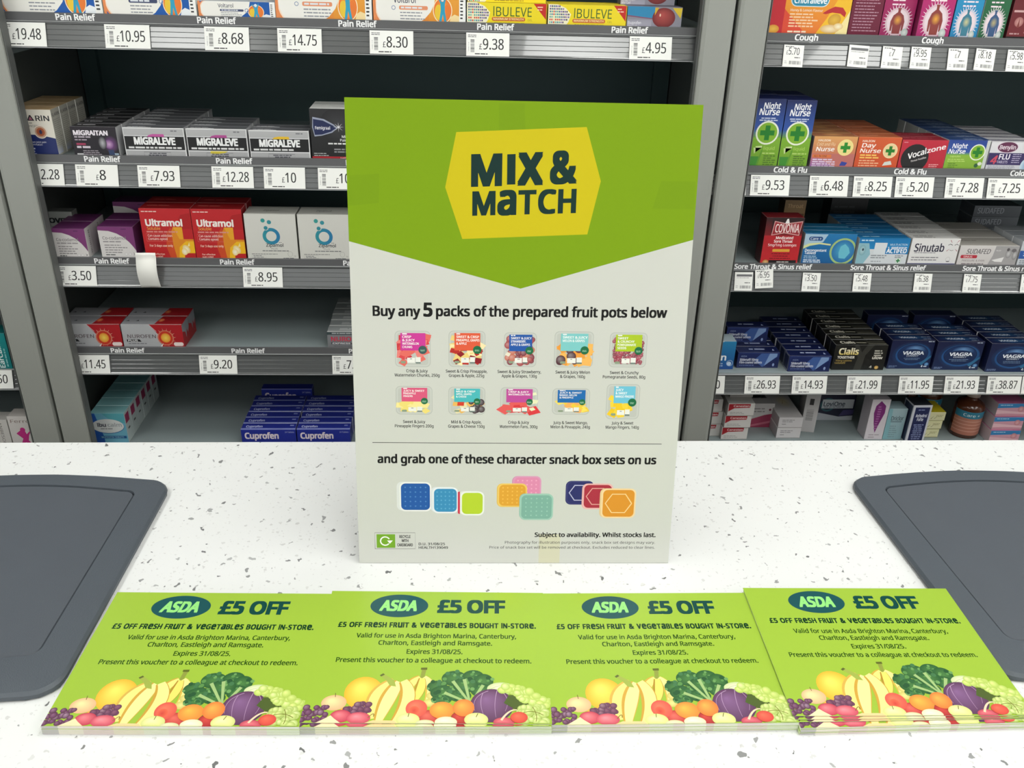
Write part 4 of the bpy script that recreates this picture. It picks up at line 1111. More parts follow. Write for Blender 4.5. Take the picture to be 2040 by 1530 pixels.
# ------------------------------------------------------------------ cough and cold bay, fourth shelf
def bluen(a):
    a.R(0, 0, 100, 100, '#1c4a94', '#2a86b8'); a.P([(0, 100), (0, 74), (60, 100)], '#dce4e8'); a.T('sion', 6, 72, 32, 22, '#eef2f6', b=0.02); a.B(30, 72, 18, 2, 8, 4, '#b4c8e0'); a.Ci(84, 20, 4, '#c8d8ec'); a.O(86, 22, 6, 6, 1, '#a8c0dc')
carton('tablet_carton', 'bright blue carton with white lettering beside the middle post', 436, -158, 53, 55, 34, bluen, '#b4c4cc', '#1c4a94', n=1, Y=1422)
def silden(a):
    a.R(0, 0, 100, 100, '#131f50', '#17265e'); a.L([(3, 6), (97, 6), (97, 94), (3, 94), (3, 6)], 0.4, '#4a5c94'); a.P([(62, 6), (95, 72), (95, 92), (56, 92), (40, 50)], '#3c5a98'); a.P([(66, 12), (94, 74), (94, 92), (76, 92)], '#7c98c4'); a.P([(74, 6), (97, 6), (97, 66)], '#131f50'); a.E(88, 20, 2.6, 10, '#8a9cc8')
    a.T('ASDA', 8, 22, 70, 9, '#9cacd0'); a.T('Sildenafil 50mg', 6, 50, 46, 14, '#e0e4f0', b=0.014); a.T('Film-coated tablets', 6, 60, 28, 14, '#e0e4f0', b=0.012); a.B(6, 48, 14, 1, 6, 5, '#6c7cb0')
siltop = lambda a: a.B(30, 72, 45, 1, 10, 16, '#aab4d4').P([(84, 30), (90, 30), (87, 60)], '#a8b4d8')
carton('tablet_carton', 'navy tablet carton with pale light beam, set back', 497, -158, 77, 31, 26, silden, '#141d48', '#141d48', n=4, Y=1428, topart=siltop, sideart=lambda a: a.R(0, 0, 100, 100, '#10183c').L([(8, 6), (8, 94)], 1.0, '#8a94b4'))
carton('tablet_carton', 'navy tablet carton with pale light beam lying on top of its row', 484, -126.5, 77, 31, 26, silden, '#141d48', '#141d48', n=1, Y=1470, topart=siltop)
carton('tablet_carton', 'navy tablet carton with pale light beam, pulled forward', 587, -158, 77, 31, 26, silden, '#141d48', '#141d48', n=7, Y=1413, topart=siltop, sidef='left', sideart=lambda a: a.L([(92, 6), (92, 94), (8, 94), (8, 6), (92, 6)], 1.2, '#b4bcd0'))
def cialis(a):
    a.R(0, 0, 100, 100, '#141310', '#1b1a16'); a.P([(42, 0), (56, 0), (60, 60), (74, 100), (60, 100), (52, 70), (44, 100), (36, 100), (46, 50)], '#34332e')
    a.T('Cialis', 8, 46, 62, 24, '#e4cc6c', b=0.024, c2='#f6f0dc'); a.T('TOGETHER', 7, 40, 46, 9, '#eae6da', b=0.024); a.T('10mg tablets', 5, 36, 34, 7, '#b89c54', b=0.004); a.T('tadalafil', 4, 24, 25, 7, '#b89c54', b=0.004)
    a.B(76, 96, 74, 3, 9, 5, '#b8b4a8'); a.T('ulow', 74, 94, 44, 11, '#e4e0d4', b=0.02); a.T('4', 72, 77, 8, 9, '#e0dcd0', b=0.01); a.E(86, 10, 4, 7, '#e8c47c', '#b08a44')
carton('tablet_carton', 'black tablet carton with gold lettering', 671, -158, 97, 50, 24, cialis, '#191814', '#141310', n=7, Y=1420,
       topart=lambda a: a.T('Cialis', 12, 40, 26, 40, '#d8d4c4', b=0.02).B(42, 62, 34, 1, 6, 16, '#8c8878').R(64, 10, 98, 34, '#5a584e').R(64, 50, 98, 66, '#4a4840'))
def viagra(a):
    a.R(0, 0, 100, 100, '#16264e', '#141a40'); a.E(52, 50, 46, 44, '#2c5c8c', '#16264e'); a.E(55, 50, 41, 38, '#3a7aa4', '#1e4a80'); a.E(54, 52, 36, 34, '#1c3460', '#16305e'); a.E(58, 66, 24, 16, '#6a94c4', '#1c3868', off=(0, .5)); a.E(54, 44, 34, 25, '#15284e', '#162a54')
    a.O(54, 52, 36 * a.sx, 34 * a.sy, .9, '#0e1c40'); a.P([(74, 18), (98, 48), (98, 40), (80, 12)], '#2f6c94')
    a.T('VIAGRA', 30, 80, 50, 11, '#e8ecf2', b=0.024); a.T('CONNECT', 40, 68, 43, 5, '#c8d0dc', b=0.012, sh=.2); a.B(32, 76, 36, 2, 5, 2, '#7088a8', 'c'); a.T('4', 80, 84, 5, 8, '#e0e4ea', b=0.02); a.B(86, 96, 6, 1, 4, 4, '#c0c8d4'); a.E(92, 16, 5, 6, '#7cb0d8', '#3a6ca4'); a.B(4, 24, 8, 2, 4, 2.4, '#6a7ca0'); a.B(84, 98, 94, 1, 3, 3, '#b0b8c8')
vtop = lambda a: a.E(50, 50, 44, 44, '#24507c', '#151f44').T('VIAGRA', 22, 62, 36, 24, '#c4ccd8', b=0.02).B(74, 96, 20, 2, -34, 8, '#8c98ac')
for x, y, yy, ww in ((777, 'between the black carton and its twin', 1426, 80), (860, 'in the middle of three', 1421, 87), (956, 'cut off by the frame edge', 1413, 86)):
    carton('tablet_carton', 'dark blue carton with glossy oval ' + y, x, -158, ww, 57, 26, viagra, '#131a3e', '#10163a', n=5 if x > 900 else 3, Y=yy, topart=vtop)
for x, ww in ((782, 80), (874, 84)):
    carton('tablet_carton', 'dim dark blue oval carton behind a gap in its row, ' + ('first' if x < 800 else 'second') + ' along', x, -158, ww, 57, 26, viagra, '#131a3e', '#10163a', n=1, Y=1546)


# ------------------------------------------------------------------ cough and cold bay, bottom shelf
def canes(a):
    a.R(0, 0, 100, 100, '#d6d2cf'); a.P([(2, 96), (84, 96), (82, 66), (24, 62), (2, 36)], '#a41e2a'); a.T('Canesten', 20, 80, 72, 15, '#ecd8d8', b=0.014); a.B(10, 70, 26, 2, 12, 5, '#a8a4a2'); a.R(0, 0, 100, 4, '#a8a4a0')
for k, (zz, dx) in enumerate(((-308, -4), (-281.5, -2), (-255, 0))):
    carton('cream_carton', 'white cream carton with red flag, %s of its stack' % ('lowest', 'middle', 'topmost')[k], 492 + dx, zz, 50, 26, 90, canes, '#c6c2be', '#cfcbc7', Y=1420 + (3 - k) * 2)
for k, (zz, dx) in enumerate(((-308, 0), (-281.5, 1), (-255, -2))):
    carton('cream_carton', 'white cream carton with red flag by the post, %s of its stack' % ('lowest', 'middle', 'topmost')[k], 438 + dx, zz, 50, 26, 90, canes, '#c6c2be', '#cfcbc7', Y=1438)
carton('cream_carton', 'dim white carton lying on the red flag stack', 500, -228.4, 44, 24, 70, lambda a: a.B(10, 80, 50, 2, 24, 8, '#9a9694'), '#a09c9a', '#a09c9a', Y=1446, base='#b8b4b1')
def pinkw(a):
    a.R(0, 0, 100, 100, '#c4c0c0'); a.P([(0, 0), (100, 0), (100, 58), (60, 52), (0, 34)], '#a03a58'); a.P([(0, 10), (100, 30), (100, 20), (0, 2)], '#c06a80'); a.Ci(82, 74, 2.4, '#6a3444'); a.B(8, 60, 76, 2, 12, 5, '#8c8688')
carton('cream_carton', 'white carton with a pink sweep behind the red flag stack', 556, -308, 44, 52, 24, pinkw, '#b0acac', '#b8b4b4', Y=1472)
def wstack(a):
    a.R(0, 0, 100, 100, '#d2ced0'); a.B(14, 80, 70, 2, 16, 7, '#8c888c'); a.B(14, 40, 30, 1, 10, 7, '#8c888c'); a.R(0, 0, 100, 4, '#9a9698')
for k in range(2):
    carton('cream_carton', 'plain white carton, %s of a short stack' % ('lower', 'upper')[k], 596 + k, -308 + k * 22, 46, 21.6, 110, wstack, '#b8b4b4', '#a8a4a6', Y=1430 + k * 2,
           topart=(lambda a: a.E(60, 60, 34, 24, '#c8bc94', '#b8b4b4').L([(50, 50), (62, 64), (74, 52)], .9, '#7a6a4a')) if k else None)
carton('cream_carton', 'tall narrow white carton turned sideways', 652, -308, 26, 84, 52, lambda a: a.R(0, 0, 100, 100, '#c2bfc0').R(30, 70, 60, 86, '#3c3a3c').BAR(20, 30, 70, 60, 12, '#8a8788', hor=True), '#b0adae', '#aaa7a8', Y=1456, rz=-0.2)
def lovi(a):
    a.R(0, 0, 100, 100, '#22243c', '#1c1e34'); a.P([(0, 0), (100, 0), (100, 16), (60, 12), (0, 26)], '#b8bcc4'); a.O(24, 52, 15, 15, 4, '#2f5a64'); a.R(8, 40, 96, 70, '#c6cacf'); a.T('LoviOne', 12, 72, 48, 14, '#3c4454', b=0.016); a.B(14, 80, 43, 1, 4, 3, '#7c8490'); a.P([(60, 14), (100, 20), (100, 36), (70, 34)], '#4a4470')
carton('tablet_carton', 'dark carton with a white name panel on the bottom shelf', 700, -308, 72, 66, 30, lovi, '#1e2038', '#1c1e34', Y=1500)
def leaf(a):
    a.R(0, 0, 100, 100, '#d8d0d6'); a.P([(50, 96), (26, 84), (22, 66), (34, 40), (50, 16), (64, 40), (82, 66), (80, 84)], '#7c2a74'); a.T('SYLK', 36, 66, 50, 12, '#b88cb4', b=0.01) if False else a.B(40, 60, 80, 10, 6, 3, '#a868a0'); a.B(20, 80, 10, 2, 6, 2.5, '#b0a4ac')
carton('gel_carton', 'white carton with a purple drop', 766, -308, 35, 86, 34, leaf, '#c4bcc2', '#c0b8be', Y=1425)
def dric(a):
    a.R(0, 0, 100, 100, '#8cb0b8', '#a8c0c6'); a.P([(0, 0), (30, 0), (20, 100), (0, 100)], '#84b4bc'); a.T('Driclor', 22, 88, 62, 14, '#2a3440', b=0.01); a.R(22, 57, 82, 59, '#3c4854'); a.B(24, 70, 42, 6, 7, 2.6, '#7c949c')
carton('roll_on_carton', 'pale blue roll-on carton with dark lettering', 802, -308, 36, 66, 32, dric, '#9cb4ba', '#88a4aa', Y=1425)
def navy(a):
    a.R(0, 0, 100, 100, '#c8cad2'); a.R(12, 2, 90, 94, '#1c2450'); a.T('Anhydrol', 22, 82, 68, 8, '#dce0ec', b=0.016); a.T('Forte', 34, 68, 58, 8, '#dce0ec', b=0.016); a.B(20, 82, 46, 8, 5.4, 2.4, '#8c96bc', 'c'); a.B(30, 70, 86, 1, 4, 2.4, '#8c96bc')
carton('roll_on_carton', 'tall white carton with a navy panel', 841, -308, 36, 80, 34, navy, '#22262e', '#c0c2ca', Y=1413, rz=0.02, sidef='left', sideart=lambda a: a.R(8, 2, 92, 96, '#28304a'))
def yell(a):
    a.R(0, 0, 100, 100, '#d8d4ac', '#dcd8a8'); a.L([(20, 20), (34, 52)], 1.0, '#4a4a3c', .3); a.L([(40, 24), (54, 48)], 1.0, '#5a5a48', .3); a.B(48, 90, 60, 2, 14, 6, '#9c9664'); a.R(0, 0, 100, 5, '#8c8850')
for k in range(3):
    carton('cream_carton', 'small cream and yellow carton, %s of three stacked' % ('lowest', 'middle', 'topmost')[k], 880 + k * 1.5, -308 + k * 18.8, 34, 18.5, 48, yell, '#c4b21c', '#b8a83a', Y=1432 - k)
def pinkb(a):
    a.R(0, 0, 100, 100, '#c48c9c', '#cc9aa8'); a.P([(0, 100), (100, 100), (100, 70), (0, 64)], '#2f7ab0'); a.Ci(80, 56, 6, '#d8a4a8', '#b87880'); a.P([(0, 50), (40, 42), (100, 30), (100, 16), (40, 22), (0, 18)], '#dcb4bc'); a.B(8, 60, 84, 1, 6, 6, '#a8cce0')
for k in range(3):
    carton('cream_carton', 'pink and blue carton at the frame edge, %s of three stacked' % ('lowest', 'middle', 'topmost')[k], 1003 + k, -308 + k * 27.5, 58, 27, 60, pinkb, '#a85a80', '#b8a8ac', Y=1410 + k * 3)

def lathe(name, prof, m, n=28):
    v = []; f = []
    for r, z in prof:
        for i in range(n):
            t = 2 * math.pi * i / n
            v.append((r * math.cos(t), r * math.sin(t), z))
    for k in range(len(prof) - 1):
        for i in range(n):
            j = (i + 1) % n
            f.append((k * n + i, k * n + j, (k + 1) * n + j, (k + 1) * n + i))
    f.append(tuple(range(n - 1, -1, -1))); f.append(tuple(range((len(prof) - 1) * n, len(prof) * n)))
    return mesh(name, v, f, m, smooth=True)
def wrap(name, r, a0, a1, z0, z1, fn, w, h):
    """a label wrapped round a bottle: the flat art bent over the cylinder"""
    a = Art(w, h, clip=True); a.STEP = 0.12; fn(a)
    bm = bmesh.new()
    me = mesh(name, a.v, a.f, M_PRINT, a.c)
    bm.from_mesh(me)
    bmesh.ops.triangulate(bm, faces=list(bm.faces))
    for k in range(6):
        ed = [e for e in bm.edges if abs(e.verts[0].co.x - e.verts[1].co.x) > 0.004]
        if ed: bmesh.ops.subdivide_edges(bm, edges=ed, cuts=1)
    for v in bm.verts:
        t = a0 + (a1 - a0) * (v.co.x / MM / w)
        rr = r * MM + v.co.z
        z = z0 * MM + v.co.y / (h * MM) * (z1 - z0) * MM
        v.co = Vector((rr * math.sin(t), -rr * math.cos(t), z))
    bm.to_mesh(me); bm.free()
    return me
def carelab(a):
    a.R(0, 0, 100, 100, '#a86a58', '#b47a66'); a.R(0, 72, 100, 100, '#2c7690'); a.T('Care +', 22, 60, 80, 11, '#dce8ec', b=0.01)
    for k in range(4): a.P([(0, 14 + k * 14), (100, 18 + k * 14), (100, 22 + k * 14), (0, 17 + k * 14)], '#c89484')
    a.E(86, 48, 12, 22, '#d8c8bc', '#7a4a3c')
BP = [(25, 0), (26.5, 2), (26.5, 62), (24, 68), (15, 74), (10.5, 77), (10.5, 82)]
CP = [(12.5, 82), (13, 83), (13, 95), (12, 96.5), (2, 97)]
for x, y, wd, lab in ((973, 1450, 1.0, 'brown medicine bottle with blue and pink label on the bottom shelf'), (918, 1500, 0.9, 'brown medicine bottle set back beside the yellow cartons'), (934, 1560, 0.9, 'brown medicine bottle furthest back on the bottom shelf')):
    b = empty('medicine_bottle', (x, y, -307.7)); tag(b, lab, 'bottle', 'brown medicine bottles')
    obj('bottle_body', lathe('bottle_body', [(r * wd, z) for r, z in BP], M_GLASS), b)
    obj('cap', lathe('cap', [(r * wd, z) for r, z in CP], mat('bottle_cap', '#b9a89c', 0.4)), b)
    obj('bottle_label', wrap('bottle_label', 26.6 * wd, -1.5, 1.5, 8, 58, carelab, 80, 50), b)

# ------------------------------------------------------------------ the bay beyond the post
def ear(a):
    a.R(0, 0, 100, 100, '#11787a', '#168a8c'); a.R(50, 0, 64, 100, '#1c9092')
for k in range(1):
    def earv(a):
        ear(a)
    o = carton('spray_carton', 'teal ear spray carton cut off by the frame edge', -842, -150, 71, 66, 36, earv, '#0c5a5c', '#0e6668', Y=1402)[0]
    t = Art(66, 71); t.T('EarCalm', 3, 76, 14, 11.5, '#e8f4f4', b=0.014); t.B(6, 70, 6, 1, 8, 3, '#8cc8c8')
    tm = t.build('lettering')
    lo = bpy.data.objects.new('lettering', tm)
    lo.matrix_local = Matrix(((0, -1, 0, 70 * MM), (0, 0, -1, -0.4 * MM), (1, 0, 0, 0), (0, 0, 0, 1)))
    link(lo, o)
carton('gel_carton', 'white mouth gel carton with upright lettering at the frame edge', -846, -308, 40, 56, 30, lambda a: a.R(0, 0, 100, 100, '#c9c6c2').T('ANBESOL', 62, 176, 92, 9, '#77736f', b=0.008, rot=-math.pi / 2).B(20, 50, 60, 3, 14, 5, '#9c9894'), '#a8a5a1', '#b4b1ad', Y=1404)
carton('tablet_carton', 'white iron tablet carton with a leaping pink figure', -803, -308, 44, 64, 30, lambda a: a.R(0, 0, 100, 100, '#d2cdca').T('Ferro', 10, 86, 80, 10, '#8c7a74', b=0.006).P([(40, 56), (56, 58), (62, 44), (86, 60), (70, 40), (64, 24), (84, 4), (72, 2), (52, 18), (36, 2), (28, 4), (44, 30), (22, 46)], '#c02c80').Ci(50, 58, 4.5, '#c02c80'), '#b0aba7', '#b8b3af', Y=1402)

# ------------------------------------------------------------------ the show card on the counter
DG = '#10302c'
SG = '#7a9c08'
YE = '#c8b812'
BK = '#141414'
def pot(a, x0, y0, x1, y1, lab, lines, fruit, badge='#1f6a44', lx=(0.16, 0.86), ly=(0.46, 0.94)):
    """one printed fruit pot: clear tray, fruit, colour label, badge, best-before boxes"""
    w, h = x1 - x0, y1 - y0
    a.RR(x0, y0, x1, y1, 4.2, '#b4b7b0'); a.RR(x0 + .6, y0 + .6, x1 - .6, y1 - .6, 3.8, '#c4c6c0')
    a.RR(x0 + 2, y0 + 2, x1 - 2, y1 - 2, 2.6, '#bcbeb7')
    fx, fy = (lambda u: x0 + u * w), (lambda v: y0 + v * h)
    fruit(a, fx, fy, w, h)
    a.R(fx(lx[0]), fy(ly[0]), fx(lx[1]), fy(ly[1]), lab)
    n = len(lines); top = fy(ly[1]) - (ly[1] - ly[0]) * h * .28
    ch = h * 0.062
    a.B(fx(lx[0] + .05), fx(lx[0] + .2), top + ch * 1.5, 1, 1, ch * .5, '#eeeeee')
    for i, (t, wd) in enumerate(lines):
        a.T(t, fx(lx[0] + .05), fx(lx[0] + .05 + wd * (lx[1] - lx[0])), top - i * ch * 1.5, ch, '#f0f0ee', b=0.014)
    a.Ci(fx(lx[1] - .08), fy(ly[0] + .02), h * .115, badge); a.B(fx(lx[1] - .15), fx(lx[1] - .02), fy(ly[0]) + .3, 2, .9, .5, '#9cc4a8', 'c')
    a.R(fx(.34), fy(.12), fx(.56), fy(.26), '#e6e6e0'); a.R(fx(.58), fy(.12), fx(.72), fy(.28), '#e4e4de'); a.R(fx(.58), fy(.1), fx(.72), fy(.14), '#6c7c74'); a.B(fx(.42), fx(.5), fy(.22), 1, 1, .5, '#4a4a4a')
    a.RR(fx(.16), fy(.1), fx(.3), fy(.17), .9, '#8a9a80')
RR_ = random.Random(11)
def chunks(cols, n=26, sz=.17, y1=.82, x0=.12, x1=.88):
    def f(a, fx, fy, w, h):
        for i in range(n):
            u, v = RR_.uniform(x0, x1), RR_.uniform(.12, y1)
            s, t = sz * RR_.uniform(.6, 1.1), RR_.uniform(0, 3)
            a.P([(fx(u) + s * w * math.cos(t + k * 1.57), fy(v) + s * h * .8 * math.sin(t + k * 1.57)) for k in range(4)], cols[i % len(cols)])
    return f
def balls(cols, n=22, r=.1, y1=.85, x0=.12, x1=.88):
    def f(a, fx, fy, w, h):
        for i in range(n):
            c = cols[i % len(cols)]
            a.Ci(fx(RR_.uniform(x0, x1)), fy(RR_.uniform(.12, y1)), r * w * RR_.uniform(.7, 1.1), mix(c, '#ffffff', .22), c, off=(-.3, .3), n=14)
    return f
def both(*fs):
    def f(*q):
        for g in fs: g(*q)
    return f
def snack(a, x0, y0, x1, y1, rim, lid, depth, tilt=0.0, pat=None):
    a.RR(x0 - depth, y0 + tilt, x1 - depth, y1 + tilt * .4, 5, mix(rim, '#000000', .12)); a.RR(x0, y0, x1, y1, 5, rim); a.RR(x0 + 1.4, y0 + 1.4, x1 - 1.4, y1 - 1.4, 4.2, lid)
    if pat:
        cx, cy, r = (x0 + x1) / 2, (y0 + y1) / 2, min(x1 - x0, y1 - y0) * .36
        if pat[0] == 'hex':
            p = [(cx + r * 1.15 * math.cos(k * math.pi / 3), cy + r * math.sin(k * math.pi / 3)) for k in range(7)]
            a.L(p, 1.0, pat[1])
        else:
            for i in range(5):
                for j in range(5):
                    a.Ci(x0 + (x1 - x0) * (.18 + .16 * i), y0 + (y1 - y0) * (.18 + .16 * j), .75, pat[1], n=10)
def sign_art():
    a = Art(295, 420, mm=True, clip=True)
    a.R(0, 0, 295, 420, '#cacbc4')
    a.P([(0, 303.5), (147, 264.6), (295, 309), (295, 420), (0, 420)], SG)
    for q in ([(2, 358), (27, 360), (26, 336), (0, 333)], [(264, 358), (293, 358), (294, 335), (258, 335)], [(126, 418), (147, 418), (148, 396), (126, 397)]):
        a.P(q, '#769809')
    a.P([(91, 394.5), (198.9, 400.6), (212.7, 357), (203.2, 312.3), (96.3, 306.8), (81.8, 349.8)], YE)
    a.T('M', 103.4, 129.4, 351.6, 24.2, DG, b=0.030, slope=.047, res=4); a.P([(133.6, 352.8), (140.6, 353.1), (140.4, 377.9), (133.4, 377.5)], DG); a.T('X', 142.2, 164, 353.4, 24.2, DG, b=0.034, slope=.047, res=4); a.T('&', 169.5, 192.5, 354.8, 24.6, DG, b=0.028, slope=.05, res=5)
    a.T('MaTCH', 104.6, 192.6, 327.3, 18.6, DG, b=0.026, slope=.042, uni=True, res=4)
    a.T('Buy any', 18.5, 60, 239.2, 8.6, BK, b=0.0235, res=3); a.T('5', 62.5, 70.6, 239.4, 11.4, BK, b=0.030, res=4); a.T('packs of the prepared fruit pots below', 73.5, 277, 239.6, 8.6, BK, b=0.0235, res=3, slope=.004)
    wm = ['#d8484c', '#e06a60', '#c83a44', '#e4807a']
    pot(a, 37.2, 193, 68.6, 226, '#c83a94', [('CRISP', .36), ('& JUICY', .5), ('WATERMELON', .66), ('CHUNKS', .4)], chunks(wm, 30), '#3c5a58')
    pot(a, 84.5, 193.5, 117, 226.5, '#dc5a3c', [('SWEET & CRISP', .88), ('PINEAPPLE, GRAPES', .9), ('& APPLE', .4)], both(chunks(['#e8cc7c', '#f0e0ac'], 30), chunks(['#8c1c26', '#b83028'], 18, .12)))
    pot(a, 133.4, 194, 162.5, 225.5, '#2456a4', [('SWEET & JUICY', .9), ('STRAWBERRY,', .66), ('APPLE & GRAPES', .84)], both(balls(['#7c2434', '#a03a3c', '#c06a54'], 60, .11), chunks(['#e4dcc8'], 4, .1)))
    pot(a, 178.2, 194, 213, 227, '#7cc4c4', [('SWEET & JUICY', .9), ('MELON & GRAPES', .8)], both(chunks(['#e89a3c', '#f0b45c'], 26, .16, .6), balls(['#4a1a26', '#5c2030'], 10, .12)))
    pot(a, 227.4, 194.5, 261, 226.5, '#a8c028', [('SWEET', .4), ('& CRUNCHY', .64), ('POMEGRANATE', .7), ('SEEDS', .34)], balls(['#7c1430', '#94203c', '#a83a50'], 240, .05, .88))
    pot(a, 37.2, 148.6, 70, 175.4, '#d8587c', [('JUICY & SWEET', .82), ('PINEAPPLE', .48), ('FINGERS', .36)], chunks(['#ecd878', '#f0e094'], 20, .2, .5))
    pot(a, 84.3, 148.8, 117.4, 175, '#4ab4ba', [('MILD & CRISP', .74), ('APPLE, GRAPES', .6), ('& CHEESE', .4)], both(chunks(['#e4d8a8', '#d0402c', '#e8b45c'], 16, .14), balls(['#2c1c24', '#3a242c'], 12, .09, .5, .6, .9)))
    pot(a, 131, 148.8, 164.8, 175, '#bc4a98', [('CRISP & JUICY', .78), ('WATERMELON FANS', .84)], both(chunks(['#d83a40', '#e05a58'], 12, .22, .5), chunks(['#e4e4bc'], 4, .12, .8, .85, .95)))
    pot(a, 178, 149.5, 212, 174.4, '#1f68ac', [('JUICY & SWEET', .8), ('MANGO, MELON', .62), ('& PINEAPPLE', .5)], both(chunks(['#ecc83c', '#f0d860'], 14, .16, .55), chunks(['#f0ac5c'], 6, .12, .5, .4, .7)), lx=(.14, .88))
    pot(a, 227, 145.5, 257.4, 178.8, '#6cbcd4', [('JUICY', .36), ('& SWEET', .54), ('MANGO FINGERS', .86)], chunks(['#ecc424', '#f0d040'], 24, .18, .6), lx=(.22, .86))
    caps = [(53, ['Crisp & Juicy', 'Watermelon Chunks, 250g'], (26, 53), 187.6), (100, ['Sweet & Crisp Pineapple,', 'Grapes & Apple, 225g'], (50, 43), 187.2), (147.5, ['Sweet & Juicy Strawberry,', 'Apple & Grapes, 130g'], (39.5, 31.5), 187),
            (195.4, ['Sweet & Juicy Melon', '& Grapes, 160g'], (31, 22.5), 186.8), (242, ['Sweet & Crunchy', 'Pomegranate Seeds, 80g'], (26, 38.5), 186.6)]
    caps = [(56.5, 33.5, 'Crisp & Juicy', 19, 'Watermelon Chunks, 250g', 40), (100.5, 0, 'Sweet & Crisp Pineapple,', 37, 'Grapes & Apple, 225g', 31.5), (147.6, 0, 'Sweet & Juicy Strawberry,', 39, 'Apple & Grapes, 130g', 31.5), (195.5, 0, 'Sweet & Juicy Melon', 31, '& Grapes, 160g', 22.5), (242, 0, 'Sweet & Crunchy', 26, 'Pomegranate Seeds, 80g', 38.5)]
    for cx, _, t1, w1, t2, w2 in caps:
        a.T(t1, cx - w1 / 2, cx + w1 / 2, 188.2, 2.7, '#1c1c1c', b=0.012); a.T(t2, cx - w2 / 2, cx + w2 / 2, 184.2, 2.7, '#1c1c1c', b=0.012)
    caps = [(53.4, 'Sweet & Juicy', 20, 'Pineapple Fingers 200g', 35), (100.6, 'Mild & Crisp Apple,', 27.5, 'Grapes & Cheese 150g', 33), (148, 'Crisp & Juicy', 19, 'Watermelon Fans, 300g', 34.5), (195.3, 'Juicy & Sweet Mango,', 31.5, 'Melon & Pineapple, 240g', 36), (243, 'Juicy & Sweet', 20, 'Mango Fingers, 140g', 30.5)]
    for cx, t1, w1, t2, w2 in caps:
        a.T(t1, cx - w1 / 2, cx + w1 / 2, 140.4, 2.7, '#1c1c1c', b=0.012); a.T(t2, cx - w2 / 2, cx + w2 / 2, 136.3, 2.7, '#1c1c1c', b=0.012)
    a.R(15.3, 121.2, 280.4, 121.75, '#3a3a38')
    a.T('and grab one of these character snack box sets on us', 19.5, 276.6, 101.7, 8.0, BK, b=0.025, res=3)
    snack(a, 39, 53.4, 68.5, 82.8, '#e4e6e4', '#2358a0', 2.6, .8, ('lines', '#4f80bc')); snack(a, 69.5, 51.6, 93.4, 77.6, '#e2e6ea', '#3a8ab8', 1.8, 1, ('lines', '#5fa4c8')); snack(a, 95.4, 49.4, 117.6, 73.6, '#e6e8e2', '#b4cc30', 2.0, 1)
    a.P([(93, 51.5), (95, 50.5), (95, 73.6), (93, 73)], '#c83a50')
    snack(a, 144, 64, 170.4, 89.2, '#d894b8', '#dc88ac', .8, 0, ('lines', '#e8a4c0')); snack(a, 130, 58, 157.4, 81.8, '#e8c264', '#dc9f34', .8, 0, ('lines', '#e8b450')); snack(a, 151, 44.8, 182.2, 71.4, '#9cc4b4', '#7cab9c', .6, .8, ('lines', '#94c0b0'))
    snack(a, 194, 60.6, 219.5, 84.6, '#3a3c70', '#2c2f66', .6, 0, ('hex', '#b8b8d4')); snack(a, 209.4, 56, 238, 82, '#e4b0ac', '#a83040', .6, 0, ('hex', '#dc9c94')); snack(a, 227.4, 47, 259.8, 77, '#eccf9c', '#d8902c', 1.6, .6, ('hex', '#f0cc90'))
    a.R(170, 0, 190, 30, '#cccab0')
    a.L([(15.2, 14.8), (53, 14.8), (53, 31.4), (15.2, 31.4), (15.2, 14.4)], .4, '#6a6a68'); a.R(16.8, 15.8, 34.2, 29.8, '#74a42c'); a.O(24.8, 22.8, 4.9, 4.9, 1.2, '#f0f2ea', a0=.5, a1=5.6); a.P([(26.6, 23.4), (32, 23.4), (29.2, 20)], '#f0f2ea')
    for t, w_, y in (('RECYCLE', 10.5, 26), ('WITH', 6.5, 21.8), ('CARDBOARD', 14.6, 17.4)):
        a.T(t, 43.4 - w_ / 2, 43.4 + w_ / 2, y, 2.8, BK, b=0.022)
    a.T('D.U. 31/08/25', 56.2, 81, 18.6, 2.5, '#2c2c2c', b=0.014); a.T('HEALTH139049', 56.2, 83.8, 14.8, 2.5, '#2c2c2c', b=0.014)
    a.T('Subject to availability. Whilst stocks last.', 165.6, 281, 27.4, 4.3, '#1c1c1c', b=0.022, res=3)
    a.T('Photography for illustration purposes only, snack box set designs may vary.', 137.6, 280.8, 20.2, 2.7, '#3c3c3c', b=0.003); a.T('Price of snack box set will be removed at checkout. Excludes reduced to clear lines.', 123, 281, 15, 2.7, '#3c3c3c', b=0.003)
    return a
LEAN = math.radians(10.4)
sg = empty('show_card', (-98, 675.6, 0), math.radians(-0.914))
tag(sg, 'tall green, yellow and white cardboard offer sign standing on the counter', 'sign')
pivot = Matrix.Rotation(-LEAN, 4, 'X')
bd = bpy.data.objects.new('board', bevel_mesh('board', 0, 0, 0.4, 295, 2.4, 420.4, M_CARTON, 0.35, 1, lambda n: lin('#dcdbd4')))
bd.matrix_local = pivot
link(bd, sg)
pr = bpy.data.objects.new('board_print', sign_art().build('board_print', colmat('sign_print', 0.62, spec=0.22)))
pr.matrix_local = Matrix(((1, 0, 0, 0), (0, 0, -1, 0), (0, 1, 0, 0.4 * MM), (0, 0, 0, 1)))
link(pr, bd)
